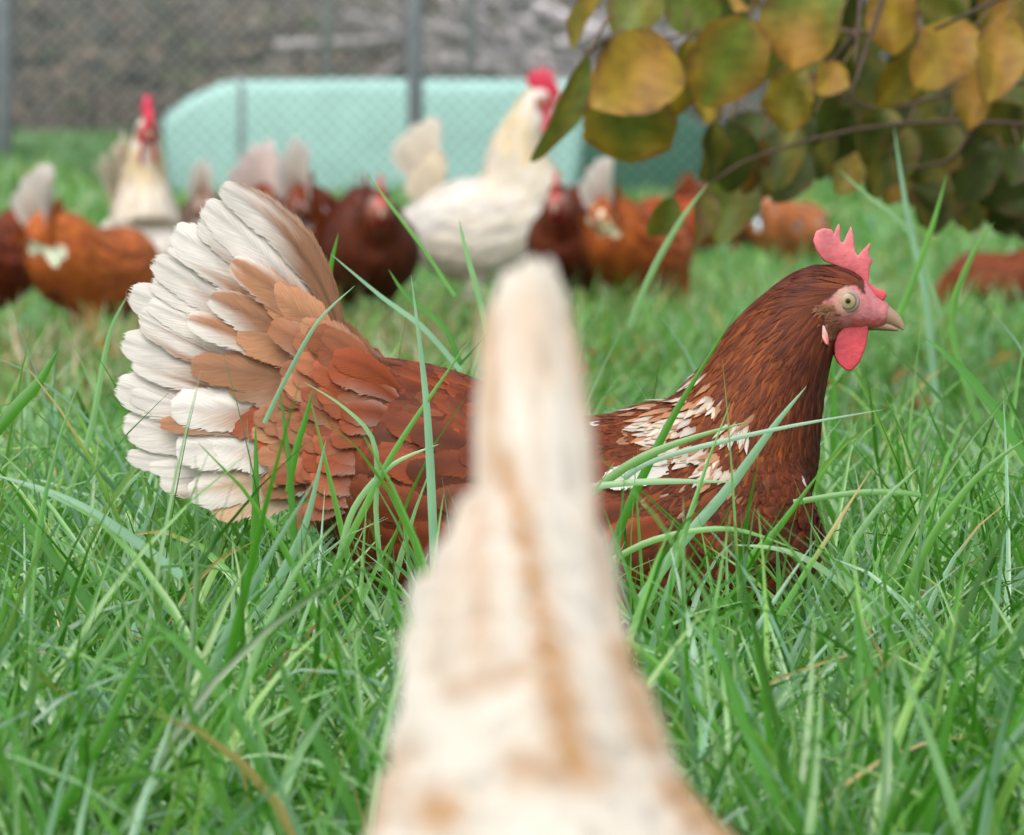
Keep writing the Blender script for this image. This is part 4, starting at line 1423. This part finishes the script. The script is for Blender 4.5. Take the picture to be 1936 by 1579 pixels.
# ------------------------------------------------------------------ grass
GP = np.array([(0.07, 0.26, 0.018), (0.13, 0.34, 0.055), (0.22, 0.42, 0.17), (0.22, 0.41, 0.25), (0.20, 0.39, 0.075), (0.05, 0.17, 0.018), (0.48, 0.36, 0.15)])  # the pale mint entries give some blades sky sheen as colour


def blades(bx, by, Ln, Wd, th0, th1, seg, rg, pal_p, fold=True):
    n = len(bx)
    az = rg.uniform(0, 2 * np.pi, n)
    hx, hy = np.cos(az), np.sin(az)
    t = np.linspace(0, 1, seg + 1)
    th = th0[:, None] + (th1 - th0)[:, None] * t[None] ** rg.uniform(.8, 2.4, n)[:, None]
    step = (Ln / seg)[:, None]
    hz = np.concatenate([np.zeros((n, 1)), np.cumsum(np.sin(th[:, 1:]) * step, 1)], 1)
    vz = np.concatenate([np.zeros((n, 1)), np.cumsum(np.cos(th[:, 1:]) * step, 1)], 1)
    z0 = terrain(bx, by) - 0.005
    vz = np.maximum(vz, 0.012 + 0.02 * rg.uniform(0, 1, n)[:, None] * (t[None] > .3) - 0.012 * (t[None] < .1))
    cx = bx[:, None] + hx[:, None] * hz
    cy = by[:, None] + hy[:, None] * hz
    # sideways wander
    wob = rg.normal(0, .12, n)[:, None] * Ln[:, None] * t[None] ** 2
    cx, cy = cx - hy[:, None] * wob, cy + hx[:, None] * wob
    cz = z0[:, None] + vz
    w = (Wd / 2)[:, None] * np.clip(0.75 + .6 * t[None], 0, 1) * (1 - np.clip((t[None] - .45) / .55, 0, 1) ** 1.8)
    w[:, -1] = Wd * .03
    tw = rg.normal(0, .5, n)[:, None] + rg.normal(0, .9, n)[:, None] * t[None]
    tx, ty, tz = hx[:, None] * np.sin(th), hy[:, None] * np.sin(th), np.cos(th)
    sx, sy, sz = -hy[:, None] + 0 * tw, hx[:, None] + 0 * tw, 0 * tw
    bxn, byn, bzn = sy * tz - sz * ty, sz * tx - sx * tz, sx * ty - sy * tx
    c, s = np.cos(tw), np.sin(tw)
    ex, ey, ez = sx * c + bxn * s, sy * c + byn * s, sz * c + bzn * s
    fx, fy, fz = -sx * s + bxn * c, -sy * s + byn * c, -sz * s + bzn * c
    base = GP[rg.choice(len(GP), n, p=pal_p)] * rg.uniform(.78, 1.22, (n, 1))
    if fold:
        cols = 3
        off = [(-1, 0), (0, .32), (1, 0)]
    else:
        cols = 2
        off = [(-1, 0), (1, 0)]
    V = np.empty((n, seg + 1, cols, 3), np.float32)
    C = np.empty((n, seg + 1, cols, 3), np.float32)
    for k, (o, q) in enumerate(off):
        V[:, :, k, 0] = cx + ex * w * o + fx * w * q
        V[:, :, k, 1] = cy + ey * w * o + fy * w * q
        V[:, :, k, 2] = cz + ez * w * o + fz * w * q
        C[:, :, k] = base[:, None] * ((0.85 if (fold and k == 1) else 1.0))
    yt = (rg.uniform(0, 1, n) < .02)
    C[yt, -2:] = (0.42, 0.3, 0.10)
    nv = (seg + 1) * cols
    q = []
    for i in range(seg):
        for k in range(cols - 1):
            a = i * cols + k
            q.append((a, a + 1, a + cols + 1, a + cols))
    F = (np.arange(n)[:, None, None] * nv + np.array(q)[None]).reshape(-1, 4)
    return V.reshape(-1, 3), F, C.reshape(-1, 3)


def place(n, y0, y1, half, rg, clump=.5, nclump=400):
    """Bases in a strip that widens with depth, part of them in tufts."""
    y = np.sqrt(rg.uniform(y0 ** 2, y1 ** 2, n))
    x = rg.uniform(-1, 1, n) * half(y)
    k = rg.uniform(0, 1, n) < clump
    cy = np.sqrt(rg.uniform(y0 ** 2, y1 ** 2, nclump))
    cxx = rg.uniform(-1, 1, nclump) * half(cy)
    j = rg.integers(0, nclump, n)
    x = np.where(k, cxx[j] + rg.normal(0, .022, n), x)
    y = np.where(k, cy[j] + rg.normal(0, .022, n), y)
    return x, y


def keep_off(x, y, spots):
    ok = np.ones(len(x), bool)
    for (sx, sy, rx, ry, yaw) in spots:
        dx, dy = x - sx, y - sy
        c, s = math.cos(yaw), math.sin(yaw)
        a, b = dx * c + dy * s, -dx * s + dy * c
        ok &= (a / rx) ** 2 + (b / ry) ** 2 > 1
    return ok


spots = [(at(1000, 4.5)[0], 4.5, .17, .07, 0), (FG_LOC[0], FG_LOC[1], .17, .08, R(90))]
rg = np.random.default_rng(123)
PN = (.24, .26, .18, .12, .135, .057, .008)
AV, AF, AC, off_ = [], [], [], 0


def push(V, F, C):
    global off_
    AV.append(V)
    AF.append(F + off_)
    AC.append(C)
    off_ += len(V)


# near meadow: long arching blades
n = 64000
x, y = place(n, 1.7, 6.4, lambda q: .38 + .085 * q, rg, .55, 900)
ok = keep_off(x, y, spots)
x, y = x[ok], y[ok]
n = len(x)
tall = rg.uniform(0, 1, n)
Ln = np.where(tall < .4, rg.uniform(.09, .17, n), np.where(tall < .93, rg.uniform(.15, .26, n), rg.uniform(.22, .34, n)))
Ln *= np.interp(y, [1.7, 2.6, 3.0, 3.35, 3.8, 4.4, 5.0, 6.4], [.25, .32, .55, .9, .88, .9, 1, .7])
Wd = rg.uniform(.0028, .0064, n)
th0 = np.abs(rg.normal(.42, .32, n))
flat = rg.uniform(0, 1, n) < .25
th0 = np.where(flat, rg.normal(1.15, .2, n), th0)
th1 = np.where(flat, rg.normal(1.6, .2, n), th0 + np.abs(rg.normal(.75, .6, n)))
push(*blades(x, y, Ln, Wd, th0, th1, 8, rg, PN, True))
# short dense understorey
n = 70000
x, y = place(n, 1.7, 6.6, lambda q: .38 + .085 * q, rg, .3, 900)
ok = keep_off(x, y, spots)
x, y = x[ok], y[ok]
n = len(x)
th0 = np.abs(rg.normal(.45, .3, n))
th0 = np.where(rg.uniform(0, 1, n) < .4, rg.normal(1.1, .25, n), th0)
Ln = rg.uniform(.05, .15, n) * np.interp(y, [1.7, 2.6, 3.0, 3.35, 6.4], [.35, .4, .6, 1, .8])
push(*blades(x, y, Ln, rg.uniform(.0018, .0038, n), th0, th0 + np.abs(rg.normal(.7, .5, n)), 5, rg, (.2, .25, .15, .1, .1, .15, .05), False))
# grazed meadow behind the hen
n = 90000
x, y = place(n, 6.0, 16, lambda q: .45 + .085 * q, rg, .45, 1800)
bare = np.sin(x * 3.1 + 1.3) * np.cos(y * 1.7 + x) + rg.normal(0, .35, n)
patch = np.exp(-(((x + .72) / .3) ** 2 + ((y - 12.0) / 1.8) ** 2)) + np.exp(-(((x + .14) / .25) ** 2 + ((y - 12.3) / 1.8) ** 2))
ok = (rg.uniform(0, 1, n) > np.clip(patch * 1.0, 0, .86)) & (bare < .95)
x, y = x[ok], y[ok]
n = len(x)
Ln = rg.uniform(.05, .12, n) * np.interp(y, [6, 8, 10, 16], [1.3, 1, 1.35, 1.2])
th0 = np.abs(rg.normal(.35, .3, n))
V, F, C = blades(x, y, Ln, rg.uniform(.003, .0065, n), th0, th0 + np.abs(rg.normal(.8, .5, n)), 4, rg, (.2, .25, .16, .10, .17, .08, .04), False)
dry = np.exp(-(((x + .60) / .26) ** 2 + ((y - 9.9) / .9) ** 2)) + np.exp(-(((x + .12) / .17) ** 2 + ((y - 10.6) / 1.2) ** 2)) + .5 * np.exp(-(((x - .05) / .5) ** 2 + ((y - 13) / 1.0) ** 2))
dry = rg.uniform(0, 1, n) < np.clip(dry * .75, 0, .75)
C = C.reshape(n, -1, 3)
C[dry] = (np.array((.36, .29, .15)) * rg.uniform(.6, 1.2, (int(dry.sum()), 1)))[:, None]
push(V, F, C.reshape(-1, 3))
# far meadow up to the bank
n = 70000
x, y = place(n, 15, 37.5, lambda q: .6 + .085 * q, rg, .4, 2000)
Ln = rg.uniform(.05, .13, n)
th0 = np.abs(rg.normal(.3, .3, n))
push(*blades(x, y, Ln, rg.uniform(.006, .014, n), th0, th0 + np.abs(rg.normal(.7, .4, n)), 3, rg, (.22, .28, .14, .1, .14, .08, .04), False))


def hero(pts, D, wpx, col, tip_first=False):
    """A long blade drawn through photo positions at a given depth."""
    q = smooth_chain([tuple(P(px, py, d)) for (px, py), d in zip(pts, D if isinstance(D, (list, tuple)) else [D] * len(pts))], 16)
    tan = np.gradient(q, axis=0)
    tan /= np.linalg.norm(tan, axis=1)[:, None]
    view = np.array((0.25, -1.0, .35))
    sd = np.cross(tan, view)
    sd /= np.linalg.norm(sd, axis=1)[:, None]
    nn = np.cross(sd, tan)
    t = np.linspace(0, 1, 16)
    w = wpx / FPX * q[:, 1] / 2 * (1 - np.clip((t - .4) / .6, 0, 1) ** 1.7)
    w[-1] = .0001
    V = np.stack([q - sd * w[:, None], q + nn * (w * .35)[:, None], q + sd * w[:, None]], 1).reshape(-1, 3)
    F = np.array([(i * 3 + k, i * 3 + k + 1, i * 3 + k + 4, i * 3 + k + 3) for i in range(15) for k in range(2)])
    C = np.tile(np.array(col) * rg.uniform(.85, 1.15), (48, 1))
    push(V, F, C)


G1, G2, G3, G4 = GP[0], GP[1], GP[2], GP[3]
for pts, D, w, c in [
        ([(822, 1100), (817, 960), (805, 750), (777, 520)], 4.3, 17, G4), ([(485, 1150), (481, 1045), (484, 920), (483, 800)], 4.3, 17, G1),
        ([(1060, 980), (1180, 885), (1280, 838), (1415, 797)], 4.3, 17, G2), ([(1200, 1150), (1290, 1025), (1380, 920), (1460, 810), (1525, 730)], 4.32, 20, G4),
        ([(1080, 925), (1200, 912), (1300, 910), (1396, 912)], 4.28, 13, G3), ([(1180, 905), (1244, 868), (1450, 815), (1668, 775)], 4.3, 11, G4),
        ([(1150, 1120), (1170, 1005), (1240, 850), (1300, 740), (1396, 585)], 4.33, 17, G1), ([(1380, 1160), (1417, 1063), (1470, 1000), (1560, 880)], 4.3, 18, G1),
        ([(500, 800), (536, 725), (600, 610), (670, 541)], 4.3, 9, G4), ([(720, 1080), (711, 972), (708, 840), (650, 770), (575, 723)], 4.3, 10, G3),
        ([(620, 1100), (690, 960), (760, 830), (900, 625)], 4.3, 14, G2), ([(480, 1170), (530, 1090), (578, 990), (616, 832)], 4.2, 18, G4), ([(560, 1100), (552, 960), (545, 860), (527, 724)], 4.3, 13, G1),
        ([(545, 930), (560, 850), (578, 790), (592, 735)], 4.3, 13, G1), ([(640, 1060), (670, 960), (740, 880), (830, 840)], 4.3, 12, G3), ([(345, 1090), (200, 985), (90, 930), (-10, 898)], 4.15, 20, G4),
        ([(240, 1260), (150, 1120), (60, 1000), (-10, 910)], 4.1, 20, G1), ([(-20, 830), (30, 770), (75, 720), (110, 660)], 4.6, 24, G1), ([(120, 960), (170, 820), (205, 640), (240, 560)], 4.9, 12, G3),
        ([(1770, 760), (1750, 560), (1715, 400), (1690, 240)], 6.6, 15, G4), ([(1780, 600), (1720, 440), (1640, 370), (1585, 320)], 6.6, 11, G3), ([(1960, 900), (1870, 760), (1800, 680), (1750, 640)], 4.7, 20, G1),
        ([(1690, 620), (1730, 520), (1765, 420), (1790, 330)], 6.0, 12, G2), ([(1850, 800), (1800, 620), (1830, 500), (1880, 420)], 5.8, 14, G2), ([(1190, 620), (1230, 520), (1285, 420), (1340, 345)], 6.3, 12, G3),
        ([(625, 690), (612, 600), (622, 520), (640, 440)], 5.0, 16, G1), ([(870, 700), (800, 620), (720, 560), (625, 480)], 4.9, 11, G4),
        ([(930, 660), (905, 560), (880, 470), (868, 415)], 5.1, 12, G3), ([(860, 560), (800, 470), (740, 390), (695, 330)], 5.2, 8, G2), ([(870, 690), (840, 620), (770, 560), (735, 510)], 5.0, 12, G1),
        ([(1680, 1180), (1560, 1080), (1480, 1040), (1380, 1030)], 4.2, 14, G3), ([(1140, 1070), (1240, 1020), (1380, 1000), (1510, 1040)], 4.25, 13, G2), ([(1500, 950), (1640, 930), (1760, 940), (1880, 980)], 4.4, 12, G1),
        ([(1620, 1130), (1600, 1060), (1660, 960), (1740, 880)], 4.3, 14, G3), ([(1800, 1600), (1690, 1420), (1640, 1250), (1610, 1100)], 3.4, 24, G1), ([(1500, 1570), (1420, 1400), (1370, 1260), (1330, 1150)], 3.3, 24, G1),
        ([(60, 1620), (180, 1420), (260, 1250), (300, 1160)], 3.3, 20, G1), ([(560, 1600), (440, 1340), (330, 1210), (240, 1150)], 3.5, 22, G1), ([(700, 1600), (600, 1400), (545, 1300), (530, 1240)], 3.4, 24, G1),
        ([(330, 1560), (390, 1300), (470, 1120), (600, 900)], 3.8, 20, G4), ([(420, 1480), (480, 1250), (560, 1080), (640, 985)], 3.7, 14, G3), ([(1690, 1180), (1760, 1020), (1850, 900), (1940, 830)], 4.2, 16, G2)]:
    hero(pts, D, w, c)
tag(mesh_np('grass', np.concatenate(AV), np.concatenate(AF), M_GRASS, None, np.concatenate(AC)), 'lush green meadow grass with long arching blades', None, None, 'stuff')
